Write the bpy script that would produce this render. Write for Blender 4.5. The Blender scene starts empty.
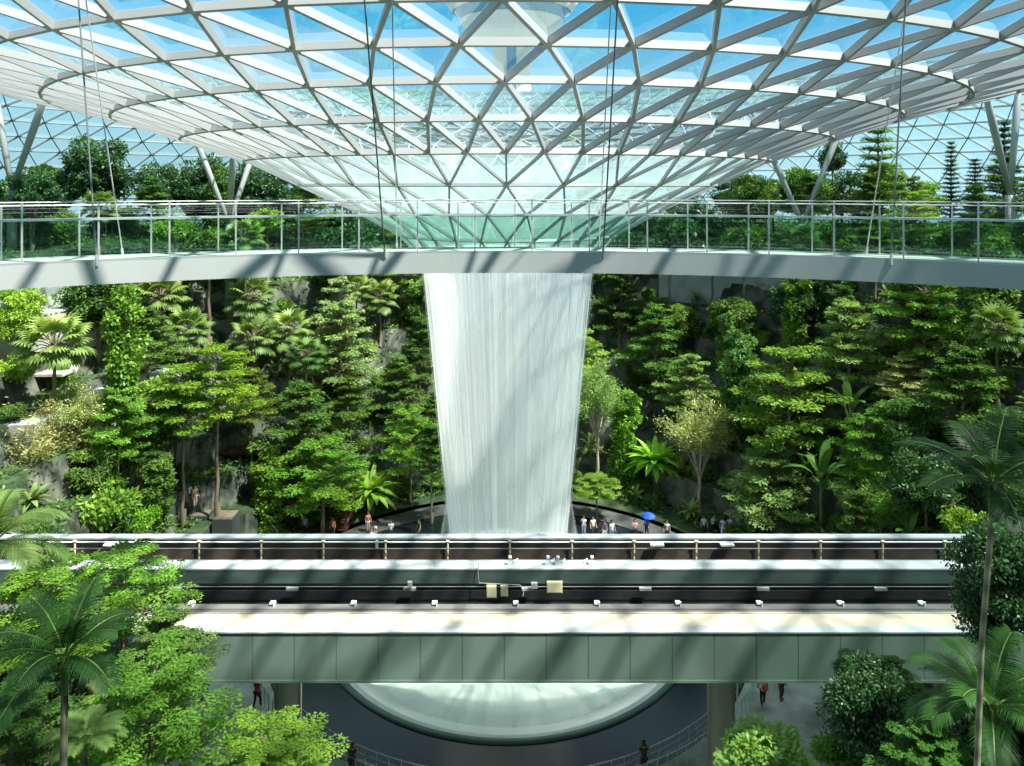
import bpy, bmesh, math, random
import numpy as np
from mathutils import Vector, Matrix

PI = math.pi
rnd = random.Random(7)
NR = np.random.RandomState(11)
SC = bpy.context.scene
COL = SC.collection

# ------------------------------------------------------------------ camera numbers
F = 750.0; CX = 512.0; HY = 185.0; EYE = 30.0
AX, AY = -0.28, 53.0                     # axis of the waterfall and of the roof funnel

def at(px, py, d):                       # point seen at a pixel, at distance d
    return Vector(((px-CX)/F*d, d, EYE-(py-HY)/F*d))

# ------------------------------------------------------------------ materials
def newmat(name):
    m = bpy.data.materials.new(name); m.use_nodes = True
    nt = m.node_tree; nt.nodes.clear()
    out = nt.nodes.new('ShaderNodeOutputMaterial')
    return m, nt, out

def N_(nt, t, **kw):
    n = nt.nodes.new(t)
    for k, v in kw.items():
        if k.startswith('i_'):
            key = k[2:].replace('_', ' ')
            n.inputs[key].default_value = v
        else: setattr(n, k, v)
    return n

def pbr(name, col, rough=0.6, metal=0.0, noise=0.0, scale=3.0, col2=None, bump=0.0, tint=False, spec=0.5, stretch=None):
    m, nt, out = newmat(name)
    p = N_(nt, 'ShaderNodeBsdfPrincipled')
    p.inputs['Base Color'].default_value = (*col, 1); p.inputs['Roughness'].default_value = rough
    p.inputs['Metallic'].default_value = metal
    p.inputs['Specular IOR Level'].default_value = spec
    src = None
    if noise or col2:
        tc = N_(nt, 'ShaderNodeTexCoord'); nz = N_(nt, 'ShaderNodeTexNoise')
        nz.inputs['Scale'].default_value = scale; nz.inputs['Detail'].default_value = 5
        if stretch:
            mp = N_(nt, 'ShaderNodeMapping'); mp.inputs['Scale'].default_value = stretch
            nt.links.new(tc.outputs['Object'], mp.inputs['Vector']); nt.links.new(mp.outputs[0], nz.inputs['Vector'])
        else: nt.links.new(tc.outputs['Object'], nz.inputs['Vector'])
        cr = N_(nt, 'ShaderNodeValToRGB')
        cr.color_ramp.elements[0].position = .35; cr.color_ramp.elements[1].position = .65
        c2 = col2 if col2 else tuple(c*(1-noise) for c in col)
        cr.color_ramp.elements[0].color = (*c2, 1); cr.color_ramp.elements[1].color = (*col, 1)
        nt.links.new(nz.outputs[0], cr.inputs[0]); src = cr.outputs[0]
        if bump:
            b = N_(nt, 'ShaderNodeBump'); b.inputs['Strength'].default_value = bump
            nt.links.new(nz.outputs[0], b.inputs['Height']); nt.links.new(b.outputs[0], p.inputs['Normal'])
    if tint:
        oi = N_(nt, 'ShaderNodeObjectInfo'); mx = N_(nt, 'ShaderNodeMix', data_type='RGBA', blend_type='MULTIPLY')
        mx.inputs['Factor'].default_value = 1
        if src: nt.links.new(src, mx.inputs['A'])
        else: mx.inputs['A'].default_value = (*col, 1)
        nt.links.new(oi.outputs['Color'], mx.inputs['B']); src = mx.outputs['Result']
    if src: nt.links.new(src, p.inputs['Base Color'])
    nt.links.new(p.outputs[0], out.inputs[0])
    return m

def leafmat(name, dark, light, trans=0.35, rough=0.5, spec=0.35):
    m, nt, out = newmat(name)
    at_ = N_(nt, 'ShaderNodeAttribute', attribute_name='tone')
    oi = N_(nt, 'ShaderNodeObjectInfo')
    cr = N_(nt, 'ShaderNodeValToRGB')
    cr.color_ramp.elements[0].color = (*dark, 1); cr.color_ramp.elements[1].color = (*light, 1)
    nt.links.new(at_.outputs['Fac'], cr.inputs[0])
    mx = N_(nt, 'ShaderNodeMix', data_type='RGBA', blend_type='MULTIPLY'); mx.inputs['Factor'].default_value = 1
    nt.links.new(cr.outputs[0], mx.inputs['A']); nt.links.new(oi.outputs['Color'], mx.inputs['B'])
    p = N_(nt, 'ShaderNodeBsdfPrincipled'); p.inputs['Roughness'].default_value = rough
    p.inputs['Specular IOR Level'].default_value = spec
    t = N_(nt, 'ShaderNodeBsdfTranslucent')
    mt = N_(nt, 'ShaderNodeMix', data_type='RGBA', blend_type='MULTIPLY'); mt.inputs['Factor'].default_value = 1
    mt.inputs['B'].default_value = (1.3, 1.25, .5, 1)
    nt.links.new(mx.outputs['Result'], mt.inputs['A'])
    nt.links.new(mx.outputs['Result'], p.inputs['Base Color']); nt.links.new(mt.outputs['Result'], t.inputs['Color'])
    ms = N_(nt, 'ShaderNodeMixShader'); ms.inputs[0].default_value = trans
    nt.links.new(p.outputs[0], ms.inputs[1]); nt.links.new(t.outputs[0], ms.inputs[2])
    nt.links.new(ms.outputs[0], out.inputs[0])
    return m

def glassmat(name, tint, gloss=0.08, rough=0.02, milky=0.0, milkcol=(.8, .95, .92), glosscol=(1, 1, 1)):
    m, nt, out = newmat(name)
    tr = N_(nt, 'ShaderNodeBsdfTransparent'); tr.inputs[0].default_value = (*tint, 1)
    gl = N_(nt, 'ShaderNodeBsdfGlossy'); gl.inputs['Roughness'].default_value = rough; gl.inputs['Color'].default_value = (*glosscol, 1)
    lw = N_(nt, 'ShaderNodeFresnel'); lw.inputs['IOR'].default_value = 1.45
    mm = N_(nt, 'ShaderNodeMath', operation='MULTIPLY_ADD'); mm.inputs[1].default_value = .22; mm.inputs[2].default_value = gloss
    mm.use_clamp = True
    nt.links.new(lw.outputs[0], mm.inputs[0])
    ms = N_(nt, 'ShaderNodeMixShader'); nt.links.new(mm.outputs[0], ms.inputs[0])
    nt.links.new(tr.outputs[0], ms.inputs[1]); nt.links.new(gl.outputs[0], ms.inputs[2])
    last = ms
    if milky:
        df = N_(nt, 'ShaderNodeBsdfDiffuse'); df.inputs[0].default_value = (*milkcol, 1)
        tl = N_(nt, 'ShaderNodeBsdfTranslucent'); tl.inputs[0].default_value = (*milkcol, 1)
        a = N_(nt, 'ShaderNodeMixShader'); a.inputs[0].default_value = .5
        nt.links.new(df.outputs[0], a.inputs[1]); nt.links.new(tl.outputs[0], a.inputs[2])
        tc = N_(nt, 'ShaderNodeTexCoord'); nz = N_(nt, 'ShaderNodeTexNoise'); nz.inputs['Scale'].default_value = .35
        nz.inputs['Detail'].default_value = 4
        nt.links.new(tc.outputs['Object'], nz.inputs['Vector'])
        mr = N_(nt, 'ShaderNodeMapRange'); mr.inputs['From Min'].default_value = .3; mr.inputs['From Max'].default_value = .7
        mr.inputs['To Min'].default_value = milky*.75; mr.inputs['To Max'].default_value = min(1, milky*1.25)
        nt.links.new(nz.outputs[0], mr.inputs[0])
        b = N_(nt, 'ShaderNodeMixShader'); nt.links.new(mr.outputs[0], b.inputs[0])
        nt.links.new(ms.outputs[0], b.inputs[1]); nt.links.new(a.outputs[0], b.inputs[2]); last = b
    nt.links.new(last.outputs[0], out.inputs[0])
    return m

def watermat(name, amin, amax, ang=26.0, zs=.06, col=(.93, .96, .97)):
    m, nt, out = newmat(name)
    tc = N_(nt, 'ShaderNodeTexCoord'); sx = N_(nt, 'ShaderNodeSeparateXYZ'); nt.links.new(tc.outputs['Object'], sx.inputs[0])
    nrm = N_(nt, 'ShaderNodeCombineXYZ'); nt.links.new(sx.outputs[0], nrm.inputs[0]); nt.links.new(sx.outputs[1], nrm.inputs[1])
    nn = N_(nt, 'ShaderNodeVectorMath', operation='NORMALIZE'); nt.links.new(nrm.outputs[0], nn.inputs[0])
    sc_ = N_(nt, 'ShaderNodeVectorMath', operation='SCALE'); sc_.inputs['Scale'].default_value = ang
    nt.links.new(nn.outputs[0], sc_.inputs[0])
    mz = N_(nt, 'ShaderNodeMath', operation='MULTIPLY'); mz.inputs[1].default_value = zs; nt.links.new(sx.outputs[2], mz.inputs[0])
    cz = N_(nt, 'ShaderNodeCombineXYZ'); nt.links.new(mz.outputs[0], cz.inputs[2])
    ad = N_(nt, 'ShaderNodeVectorMath', operation='ADD'); nt.links.new(sc_.outputs[0], ad.inputs[0]); nt.links.new(cz.outputs[0], ad.inputs[1])
    nz = N_(nt, 'ShaderNodeTexNoise'); nz.inputs['Scale'].default_value = 1; nz.inputs['Detail'].default_value = 3
    nt.links.new(ad.outputs[0], nz.inputs['Vector'])
    mr = N_(nt, 'ShaderNodeMapRange'); mr.inputs['From Min'].default_value = .35; mr.inputs['From Max'].default_value = .68
    mr.inputs['To Min'].default_value = amin; mr.inputs['To Max'].default_value = amax
    nt.links.new(nz.outputs[0], mr.inputs[0])
    df = N_(nt, 'ShaderNodeBsdfDiffuse'); df.inputs[0].default_value = (*col, 1)
    tl = N_(nt, 'ShaderNodeBsdfTranslucent'); tl.inputs[0].default_value = (*col, 1)
    a = N_(nt, 'ShaderNodeMixShader'); a.inputs[0].default_value = .5
    nt.links.new(df.outputs[0], a.inputs[1]); nt.links.new(tl.outputs[0], a.inputs[2])
    tr = N_(nt, 'ShaderNodeBsdfTransparent')
    b = N_(nt, 'ShaderNodeMixShader'); nt.links.new(mr.outputs[0], b.inputs[0])
    nt.links.new(tr.outputs[0], b.inputs[1]); nt.links.new(a.outputs[0], b.inputs[2])
    nt.links.new(b.outputs[0], out.inputs[0])
    return m

M = {}
M['steel'] = pbr('white painted steel', (.36, .37, .37), .38, .0, noise=.06, scale=.4)
M['outersteel'] = pbr('grey outer roof steel', (.24, .27, .28), .45)
M['steelgrey'] = pbr('grey painted steel', (.50, .53, .52), .4, noise=.1, scale=1)
M['roofglass'] = glassmat('roof glass', (.90, .965, .975), .05)
M['outerglass'] = glassmat('outer roof glass', (.80, .93, .945), .07, milky=.26, milkcol=(.36, .60, .66))
M['wetglass'] = glassmat('wet roof glass', (.82, .95, .93), .05, milky=.34, milkcol=(.55, .73, .72))
M['railglass'] = glassmat('rail glass', (.83, .935, .90), .06)
M['clearrail'] = glassmat('clear rail glass', (.85, .94, .92), .05)
M['bridge'] = pbr('bridge cladding', (.40, .42, .41), .45, noise=.08, scale=.5)
M['stainless'] = pbr('stainless steel', (.62, .64, .62), .3, .6)
M['cable'] = pbr('cable steel', (.16, .18, .18), .5, .5)
M['deck'] = pbr('deck grey', (.45, .46, .44), .7)
M['concrete'] = pbr('concrete', (.43, .46, .44), .8, noise=.25, scale=.7, bump=.05)
M['parapet'] = pbr('parapet cap', (.46, .49, .50), .6, noise=.08, scale=.5)
M['cream'] = pbr('cream walkway', (.60, .52, .40), .75, noise=.12, scale=.9, stretch=(.3, 3, 1))
M['panel'] = pbr('green grey cladding', (.150, .215, .180), .42, noise=.10, scale=.5)
M['greenwall'] = pbr('dark green wall', (.07, .115, .10), .6, noise=.35, scale=1.0, stretch=(.3, 1, 2))
M['trough'] = pbr('dark track bed', (.012, .013, .014), .8, noise=.4, scale=2)
M['rail'] = pbr('guide rail', (.22, .21, .20), .45, .3, noise=.25, scale=1.5, stretch=(.2, 1, 1))
M['brown'] = pbr('brown track slab', (.065, .052, .042), .8, noise=.3, scale=1.2)
M['cabinet'] = pbr('cabinet cream', (.72, .66, .42), .6)
M['white'] = pbr('white paint', (.82, .83, .81), .5)
M['dark'] = pbr('black metal', (.02, .02, .02), .5)
M['column'] = pbr('column green grey', (.17, .19, .155), .5, noise=.1, scale=.5)
M['acrylic'] = pbr('white basin', (.88, .90, .87), .22, noise=.06, scale=.3)
M['stone'] = pbr('plaza stone', (.62, .63, .58), .75, noise=.6, scale=.5, bump=.05)
M['wetfloor'] = pbr('dark wet floor', (.013, .020, .026), .16, noise=.4, scale=.25)
M['tower'] = pbr('tower cream', (.80, .74, .62), .7)
M['towerglass'] = pbr('tower glass', (.10, .30, .42), .1, .2)
M['planter'] = pbr('planter dark', (.06, .06, .065), .6)
M['timber'] = pbr('timber brown', (.13, .05, .03), .6, noise=.4, scale=3)
M['bark'] = pbr('bark', (.23, .18, .13), .85, noise=.4, scale=6, bump=.2)
M['barkpale'] = pbr('pale bark', (.42, .36, .28), .85, noise=.3, scale=6)
M['skin'] = pbr('skin', (.45, .27, .19), .55)
M['cloth'] = pbr('cloth', (1, 1, 1), .85, tint=True)
M['hair'] = pbr('hair', (.02, .015, .012), .5)
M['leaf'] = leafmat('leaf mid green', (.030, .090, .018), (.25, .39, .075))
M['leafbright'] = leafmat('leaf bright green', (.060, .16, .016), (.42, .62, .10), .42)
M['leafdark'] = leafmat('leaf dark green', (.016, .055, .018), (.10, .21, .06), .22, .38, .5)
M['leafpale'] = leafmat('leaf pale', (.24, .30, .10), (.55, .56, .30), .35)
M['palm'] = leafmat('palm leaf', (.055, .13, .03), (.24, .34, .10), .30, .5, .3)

def stone_terrain():
    m, nt, out = newmat('terraced slope')
    g = N_(nt, 'ShaderNodeNewGeometry'); s = N_(nt, 'ShaderNodeSeparateXYZ'); nt.links.new(g.outputs['True Normal'], s.inputs[0])
    mr = N_(nt, 'ShaderNodeMapRange'); mr.inputs['From Min'].default_value = .45; mr.inputs['From Max'].default_value = .6
    nt.links.new(s.outputs[2], mr.inputs[0])
    tc = N_(nt, 'ShaderNodeTexCoord'); nz = N_(nt, 'ShaderNodeTexNoise'); nz.inputs['Scale'].default_value = .55; nz.inputs['Detail'].default_value = 6
    nt.links.new(tc.outputs['Object'], nz.inputs['Vector'])
    c1 = N_(nt, 'ShaderNodeValToRGB'); c1.color_ramp.elements[0].color = (.025, .04, .022, 1); c1.color_ramp.elements[1].color = (.15, .155, .13, 1)
    c1.color_ramp.elements[0].position = .42; c1.color_ramp.elements[1].position = .60
    c2 = N_(nt, 'ShaderNodeValToRGB'); c2.color_ramp.elements[0].color = (.02, .035, .015, 1); c2.color_ramp.elements[1].color = (.05, .09, .03, 1)
    nt.links.new(nz.outputs[0], c1.inputs[0]); nt.links.new(nz.outputs[0], c2.inputs[0])
    mx = N_(nt, 'ShaderNodeMix', data_type='RGBA'); nt.links.new(mr.outputs[0], mx.inputs['Factor'])
    nt.links.new(c1.outputs[0], mx.inputs['A']); nt.links.new(c2.outputs[0], mx.inputs['B'])
    p = N_(nt, 'ShaderNodeBsdfPrincipled'); p.inputs['Roughness'].default_value = .9
    nt.links.new(mx.outputs['Result'], p.inputs['Base Color']); nt.links.new(p.outputs[0], out.inputs[0])
    return m
M['terrain'] = stone_terrain()

# ------------------------------------------------------------------ object helpers
def tag(o, label=None, cat=None, group=None, kind=None):
    if label: o['label'] = label
    if cat: o['category'] = cat
    if group: o['group'] = group
    if kind: o['kind'] = kind
    return o

def empty(name, loc=(0, 0, 0), label=None, cat=None, group=None, rz=0):
    o = bpy.data.objects.new(name, None); COL.objects.link(o); o.location = loc; o.rotation_euler = (0, 0, rz)
    o.empty_display_size = .2
    return tag(o, label, cat, group)

def link(name, mesh, parent=None, loc=(0, 0, 0), scale=None, rz=0):
    o = bpy.data.objects.new(name, mesh); COL.objects.link(o); o.parent = parent; o.location = loc
    if scale is not None: o.scale = scale if hasattr(scale, '__len__') else (scale,)*3
    if rz: o.rotation_euler = (0, 0, rz)
    return o

class MB:
    """collects vertices and faces of one part"""
    def __init__(s): s.v = []; s.f = []; s.tone = None
    def box(s, x0, x1, y0, y1, z0, z1):
        b = len(s.v)
        s.v += [(x0, y0, z0), (x1, y0, z0), (x1, y1, z0), (x0, y1, z0), (x0, y0, z1), (x1, y0, z1), (x1, y1, z1), (x0, y1, z1)]
        s.f += [(b, b+3, b+2, b+1), (b+4, b+5, b+6, b+7), (b, b+1, b+5, b+4), (b+1, b+2, b+6, b+5), (b+2, b+3, b+7, b+6), (b+3, b, b+4, b+7)]
        return s
    def beam(s, p, q, w, h, n=(0, 0, 1)):
        p = Vector(p); q = Vector(q); d = (q-p).normalized(); n = Vector(n)
        sd = d.cross(n)
        if sd.length < 1e-4: sd = d.cross(Vector((1, 0, 0)))
        sd.normalize(); n = sd.cross(d).normalized()
        a = sd*(w/2); c = n*(h/2); b = len(s.v)
        for o in (p, q):
            for k in (-a-c, a-c, a+c, -a+c): s.v.append(tuple(o+k))
        s.f += [(b, b+1, b+2, b+3), (b+7, b+6, b+5, b+4), (b, b+4, b+5, b+1), (b+1, b+5, b+6, b+2), (b+2, b+6, b+7, b+3), (b+3, b+7, b+4, b)]
        return s
    def tube(s, pts, rad, n=8, cap=True):
        pts = [Vector(p) for p in pts]
        if not hasattr(rad, '__len__'): rad = [rad]*len(pts)
        base = len(s.v); prev = None
        for i, p in enumerate(pts):
            d = (pts[min(i+1, len(pts)-1)]-pts[max(i-1, 0)]).normalized()
            if prev is None:
                a = d.cross(Vector((0, 0, 1)))
                if a.length < .05: a = d.cross(Vector((1, 0, 0)))
            else: a = prev - d*prev.dot(d)
            a.normalize(); b = d.cross(a); prev = a
            for k in range(n):
                t = 2*PI*k/n
                s.v.append(tuple(p + (a*math.cos(t)+b*math.sin(t))*rad[i]))
        for i in range(len(pts)-1):
            for k in range(n):
                k2 = (k+1) % n
                s.f.append((base+i*n+k, base+i*n+k2, base+(i+1)*n+k2, base+(i+1)*n+k))
        if cap:
            s.f.append(tuple(base+k for k in reversed(range(n))))
            s.f.append(tuple(base+(len(pts)-1)*n+k for k in range(n)))
        return s
    def lathe(s, prof, n=48, c=(0, 0, 0), a0=0, a1=2*PI):
        full = abs(a1-a0-2*PI) < 1e-6
        m = n if full else n+1; b = len(s.v)
        for r, z in prof:
            for k in range(m):
                t = a0+(a1-a0)*k/n
                s.v.append((c[0]+r*math.cos(t), c[1]+r*math.sin(t), c[2]+z))
        for i in range(len(prof)-1):
            for k in range(n):
                k2 = (k+1) % m
                s.f.append((b+i*m+k, b+i*m+k2, b+(i+1)*m+k2, b+(i+1)*m+k))
        return s
    def mesh(s, name, mat, smooth=False):
        me = bpy.data.meshes.new(name); me.from_pydata([tuple(v) for v in s.v], [], s.f); me.update()
        if mat: me.materials.append(M[mat] if isinstance(mat, str) else mat)
        if smooth: me.polygons.foreach_set('use_smooth', [True]*len(me.polygons))
        return me
    def build(s, name, mat, parent=None, smooth=False, loc=(0, 0, 0)):
        return link(name, s.mesh(name, mat, smooth), parent, loc)

# ------------------------------------------------------------------ ROOF : toroidal grid shell with funnel
PROF = [(6.2, 25.1), (7.7, 26.6), (10.7, 28.3), (14.3, 30.0), (17.6, 31.6), (21.2, 32.84), (24.8, 33.95), (28.0, 34.77), (31.2, 35.5),
        (34.5, 36.5), (38.0, 38.0), (42.0, 40.0), (47.0, 42.2), (52.0, 43.0), (54.5, 42.9), (57.0, 42.6), (59.5, 42.1), (62.0, 41.4), (64.5, 40.4), (67.0, 39.2), (69.5, 37.7), (72.0, 36.0),
        (74, 34.3), (76.0, 32.3), (77.7, 30.2), (79.0, 28.0), (80.3, 24.5)]
CNT = [30, 30, 30, 30] + [60]*7 + [120]*16
PHS = [1, 0, 1, 0] + [0, 1, 0, 1, 0, 1, 0] + [0, 1]*8   # half-step phase; 0 = a node faces the camera
def roof_z(r):
    for (r0, z0), (r1, z1) in zip(PROF, PROF[1:]):
        if r0 <= r <= r1: return z0+(z1-z0)*(r-r0)/(r1-r0)
    return 25
def rnode(i, k):
    n = CNT[i]; t = -PI/2 + 2*PI*(k + (.5 if PHS[i] else 0))/n
    r, z = PROF[i]; return Vector((AX+r*math.cos(t), AY+r*math.sin(t), z)), t
def rnorm(i, t):
    a = PROF[max(i-1, 0)]; b = PROF[min(i+1, len(PROF)-1)]
    dr, dz = b[0]-a[0], b[1]-a[1]; l = math.hypot(dr, dz)
    return Vector((-dz/l*math.cos(t), -dz/l*math.sin(t), dr/l))
def roof():
    segs = {'funnel': (0, 10), 'outer': (10, len(PROF)-1)}
    for key, (i0, i1) in segs.items():
        ring, diag, gl, gw = MB(), MB(), MB(), MB()
        for i in range(i0, i1+1):
            n = CNT[i]
            w, h = (.14, .30) if i < 11 else (.12, .22)
            if i < 4: w, h = .10, .17
            if not (i == i0 and i0 > 0):
                for k in range(n):
                    p, t = rnode(i, k); q, t2 = rnode(i, (k+1) % n); nm = rnorm(i, t+PI/n)
                    ring.beam(p, q, w, h, nm)
            if i == i1: break
            m = CNT[i+1]
            tris = []
            for k in range(n):
                p, t = rnode(i, k)
                if m == n:
                    if PHS[i] == 0: ks = [(k-1) % n, k]
                    else: ks = [k, (k+1) % n]
                    tris.append((p, rnode(i+1, ks[0])[0], rnode(i+1, ks[1])[0]))
                    tris.append((p, rnode(i+1, ks[1])[0], rnode(i, (k+1) % n)[0]))
                else:
                    ks = [(2*k-1) % m, (2*k) % m, (2*k+1) % m]
                    tris.append((p, rnode(i+1, ks[0])[0], rnode(i+1, ks[1])[0]))
                    tris.append((p, rnode(i+1, ks[1])[0], rnode(i+1, ks[2])[0]))
                    tris.append((p, rnode(i+1, ks[2])[0], rnode(i, (k+1) % n)[0]))
                for kk in ks:
                    q, t2 = rnode(i+1, kk)
                    diag.beam(p, q, w, h, rnorm(i, t)+rnorm(i+1, t2))
            G = gw if i < 4 else gl
            for a, b_, c in tris:
                nm = (b_-a).cross(c-a).normalized()
                if nm.z < 0: nm = -nm
                o = len(G.v); G.v += [tuple(x+nm*.16) for x in (a, b_, c)]; G.f.append((o, o+1, o+2))
        if key == 'funnel':
            c = diag.build('ceiling', 'steel'); tag(c, kind='structure')
            ring.build('ring_beam', 'steel', c)
            gl.build('glass_panes', 'roofglass', c)
            gw.build('wet_glass_panes', 'wetglass', c)
            # oculus lip
            mb = MB().lathe([(6.3, 25.3), (6.0, 24.9), (5.9, 24.75), (6.15, 24.7), (6.45, 24.9), (6.45, 25.3), (6.3, 25.3)], 64, (AX, AY, 0))
            mb.build('oculus_rim', 'steelgrey', c, True)
        else:
            c = diag.build('ceiling', 'outersteel'); tag(c, kind='structure')
            ring.build('ring_beam', 'outersteel', c)
            gl.build('glass_panes', 'outerglass', c)
roof()

# ------------------------------------------------------------------ TERRAIN
def lerp_prof(pr, r):
    if r <= pr[0][0]: return pr[0][1]
    for (a, za), (b, zb) in zip(pr, pr[1:]):
        if r <= b: return za+(zb-za)*(r-a)/(b-a)
    return pr[-1][1]
FARP = [(19.5, 0), (22, 1.0), (44, 22.0), (50, 23.4), (56, 24.0), (84, 24.0)]
NEARP = [(26, 0), (27, .15), (31, 1.6), (36, 4), (44, 8), (50, 13), (51.4, 13), (51.8, 28.4), (84, 28.4)]
STEP = 2.7
def sstep(a, b, x):
    t = max(0, min(1, (x-a)/(b-a))); return t*t*(3-2*t)
def ground(x, y):
    dx, dy = x-AX, y-AY; r = math.hypot(dx, dy)
    ph = abs(math.degrees(math.atan2(dx, dy)))       # 0 = away from the camera
    a = math.atan2(dx, dy)
    rr = r + .7*math.sin(a*7+1)+.5*math.sin(a*17+2)+.3*math.sin(a*31) if r > 19 else r
    h = lerp_prof(FARP, rr)
    if 0 < h < 22.0:
        k = math.floor(h/STEP); fr = h/STEP-k
        h = STEP*(k+sstep(.84, .97, fr))
    if ph > 116:
        b = sstep(116, 136, ph); h = h*(1-b)+lerp_prof(NEARP, r)*b
    return h
def terrain():
    rs = [18.5+.3*i for i in range(0, 130)] + [58, 62, 68, 76, 84]; n = 300
    V, Fc = [], []
    for r in rs:
        for k in range(n):
            t = 2*PI*k/n; x = AX+r*math.sin(t); y = AY+r*math.cos(t); V.append((x, y, ground(x, y)))
    for i in range(len(rs)-1):
        for k in range(n):
            k2 = (k+1) % n; Fc.append((i*n+k, (i+1)*n+k, (i+1)*n+k2, i*n+k2))
    me = bpy.data.meshes.new('ground'); me.from_pydata(V, [], Fc); me.update(); me.materials.append(M['terrain'])
    o = link('ground', me); tag(o, kind='structure')
terrain()
M['shadedstone'] = pbr('plaza stone with painted shade', (.085, .09, .088), .8, noise=.5, scale=.7)  # far half of the plaza: its shade is put into the paving colour
fl = MB().lathe([(16.3, .0), (19.2, .0), (23.5, -.02)], 60, (AX, AY, 0), 0, PI); tag(fl.build('floor', 'shadedstone'), kind='structure')
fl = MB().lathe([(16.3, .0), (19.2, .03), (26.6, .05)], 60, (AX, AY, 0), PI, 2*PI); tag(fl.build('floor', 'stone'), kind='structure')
fl = MB().lathe([(12.3, -.06), (16.3, -.06), (16.3, 0)], 120, (AX, AY, 0)); tag(fl.build('floor', 'wetfloor'), kind='structure')

# ------------------------------------------------------------------ leaves
class Leaves:
    def __init__(s): s.V = []; s.T = []
    def add(s, P, D, Nn, L, W, tone):
        P = np.asarray(P, float); D = np.asarray(D, float); Nn = np.asarray(Nn, float)
        D = D/np.maximum(np.linalg.norm(D, axis=1, keepdims=True), 1e-6)
        S = np.cross(D, Nn); S = S/np.maximum(np.linalg.norm(S, axis=1, keepdims=True), 1e-6)
        L = np.broadcast_to(np.asarray(L, float).reshape(-1, 1), (len(P), 1)); W = np.broadcast_to(np.asarray(W, float).reshape(-1, 1), (len(P), 1))
        U = np.cross(S, D)
        v = np.stack([P, P+D*L*.5+S*W*.5, P+D*L-U*L*.12, P+D*L*.5-S*W*.5], 1)
        s.V.append(v); s.T.append(np.broadcast_to(np.asarray(tone, float), (len(P),)))
    def quad(s, a, b, c, d, tone):
        s.V.append(np.array([[a, b, c, d]], float)); s.T.append(np.array([tone]))
    def strap(s, base, d, length, width, droop, tone, nseg=5, up=(0, 0, 1), wprof=None):
        p = np.array(base, float); d = np.array(d, float); d /= np.linalg.norm(d)
        side = np.cross(d, up); ln = np.linalg.norm(side)
        side = side/ln if ln > 1e-3 else np.array([1., 0, 0])
        prev = None
        for i in range(nseg+1):
            t = i/nseg
            w = width*(wprof(t) if wprof else (math.sin(PI*min(1, .12+.88*t))**.7 if t < 1 else 0.02))
            a, b = p-side*w/2, p+side*w/2
            if prev is not None: s.quad(prev[0], prev[1], b, a, tone)
            prev = (a, b)
            p = p+d*length/nseg
            d = d+np.array([0, 0, -droop/nseg]); d /= np.linalg.norm(d)
    def mesh(s, name, mat):
        V = np.concatenate(s.V).reshape(-1, 3); T = np.concatenate(s.T); n = len(T)
        me = bpy.data.meshes.new(name)
        me.vertices.add(4*n); me.vertices.foreach_set('co', V.ravel())
        me.loops.add(4*n); me.loops.foreach_set('vertex_index', np.arange(4*n, dtype=np.int32))
        me.polygons.add(n); me.polygons.foreach_set('loop_start', np.arange(0, 4*n, 4, dtype=np.int32))
        a = me.attributes.new('tone', 'FLOAT', 'FACE'); a.data.foreach_set('value', T.astype(np.float32))
        me.update(calc_edges=True); me.materials.append(M[mat]); return me

def unit(n):
    v = NR.normal(size=(n, 3)); return v/np.linalg.norm(v, axis=1, keepdims=True)
def blob(L, c, rad, n, size, flat=1.0, upn=.6, tone0=.5):
    u = unit(n); rr = NR.uniform(.55, 1.05, (n, 1))
    P = np.array(c)+u*rr*np.array([rad, rad, rad*flat])
    D = u*.6+NR.normal(size=(n, 3))*.5; D[:, 2] -= .15
    Nn = u*(1-upn)+np.array([0, 0, upn])+NR.normal(size=(n, 3))*.35
    L.add(P, D, Nn, size*NR.uniform(.7, 1.3, n), size*.55, np.clip(tone0+NR.normal(size=n)*.22, 0, 1))

KIT = {}
def tier_tree(nm, mat, seed, tiers=6, n_leaf=11000, leaf=.20, spread=1.0, shape='cone'):
    r = random.Random(seed); L = Leaves(); B = MB()
    per = n_leaf//(tiers*8)
    for i in range(tiers):
        f = i/(tiers-1); z = -1.9+3.9*f
        R = 2.4*((1-.78*f**1.3) if shape == 'cone' else (1-.75*abs(f-.35)**1.2))*spread*r.uniform(.85, 1.1)
        nb = r.randint(6, 8); a0 = r.random()*7
        for b in range(nb):
            a = a0+2*PI*b/nb+r.uniform(-.3, .3); rl = R*r.uniform(.65, 1.1); zz = z+r.uniform(-.25, .25)
            tip = (rl*math.cos(a), rl*math.sin(a), zz+.30)
            B.tube([(0, 0, zz-.35), (tip[0]*.5, tip[1]*.5, zz), tip], [.05, .03, .012], 4, False)
            for q, (s0, sp) in enumerate(((.45, .40), (.72, .55), (.98, .48))):
                c = (tip[0]*s0, tip[1]*s0, zz+.1+.2*s0)
                n = int(per*(.6, 1.1, 1.3)[q]/3*1.1)+3
                ph = NR.uniform(0, 2*PI, n); rr = np.sqrt(NR.uniform(0, 1, n))*sp*max(.55, rl/2)
                P = np.stack([c[0]+rr*np.cos(ph), c[1]+rr*np.sin(ph), c[2]+.10-.22*rr**2+NR.normal(size=n)*.055], 1)
                D = np.stack([np.cos(ph)+NR.normal(size=n)*.5, np.sin(ph)+NR.normal(size=n)*.5, -.12+NR.normal(size=n)*.22], 1)
                Nn = np.stack([NR.normal(size=n)*.25, NR.normal(size=n)*.25, np.ones(n)], 1)
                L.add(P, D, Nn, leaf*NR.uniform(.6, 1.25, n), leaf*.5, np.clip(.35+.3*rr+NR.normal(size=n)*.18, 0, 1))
    KIT[nm] = (L.mesh('foliage', mat), B.mesh('branches', 'bark'), 4.8, 'bark')
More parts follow.
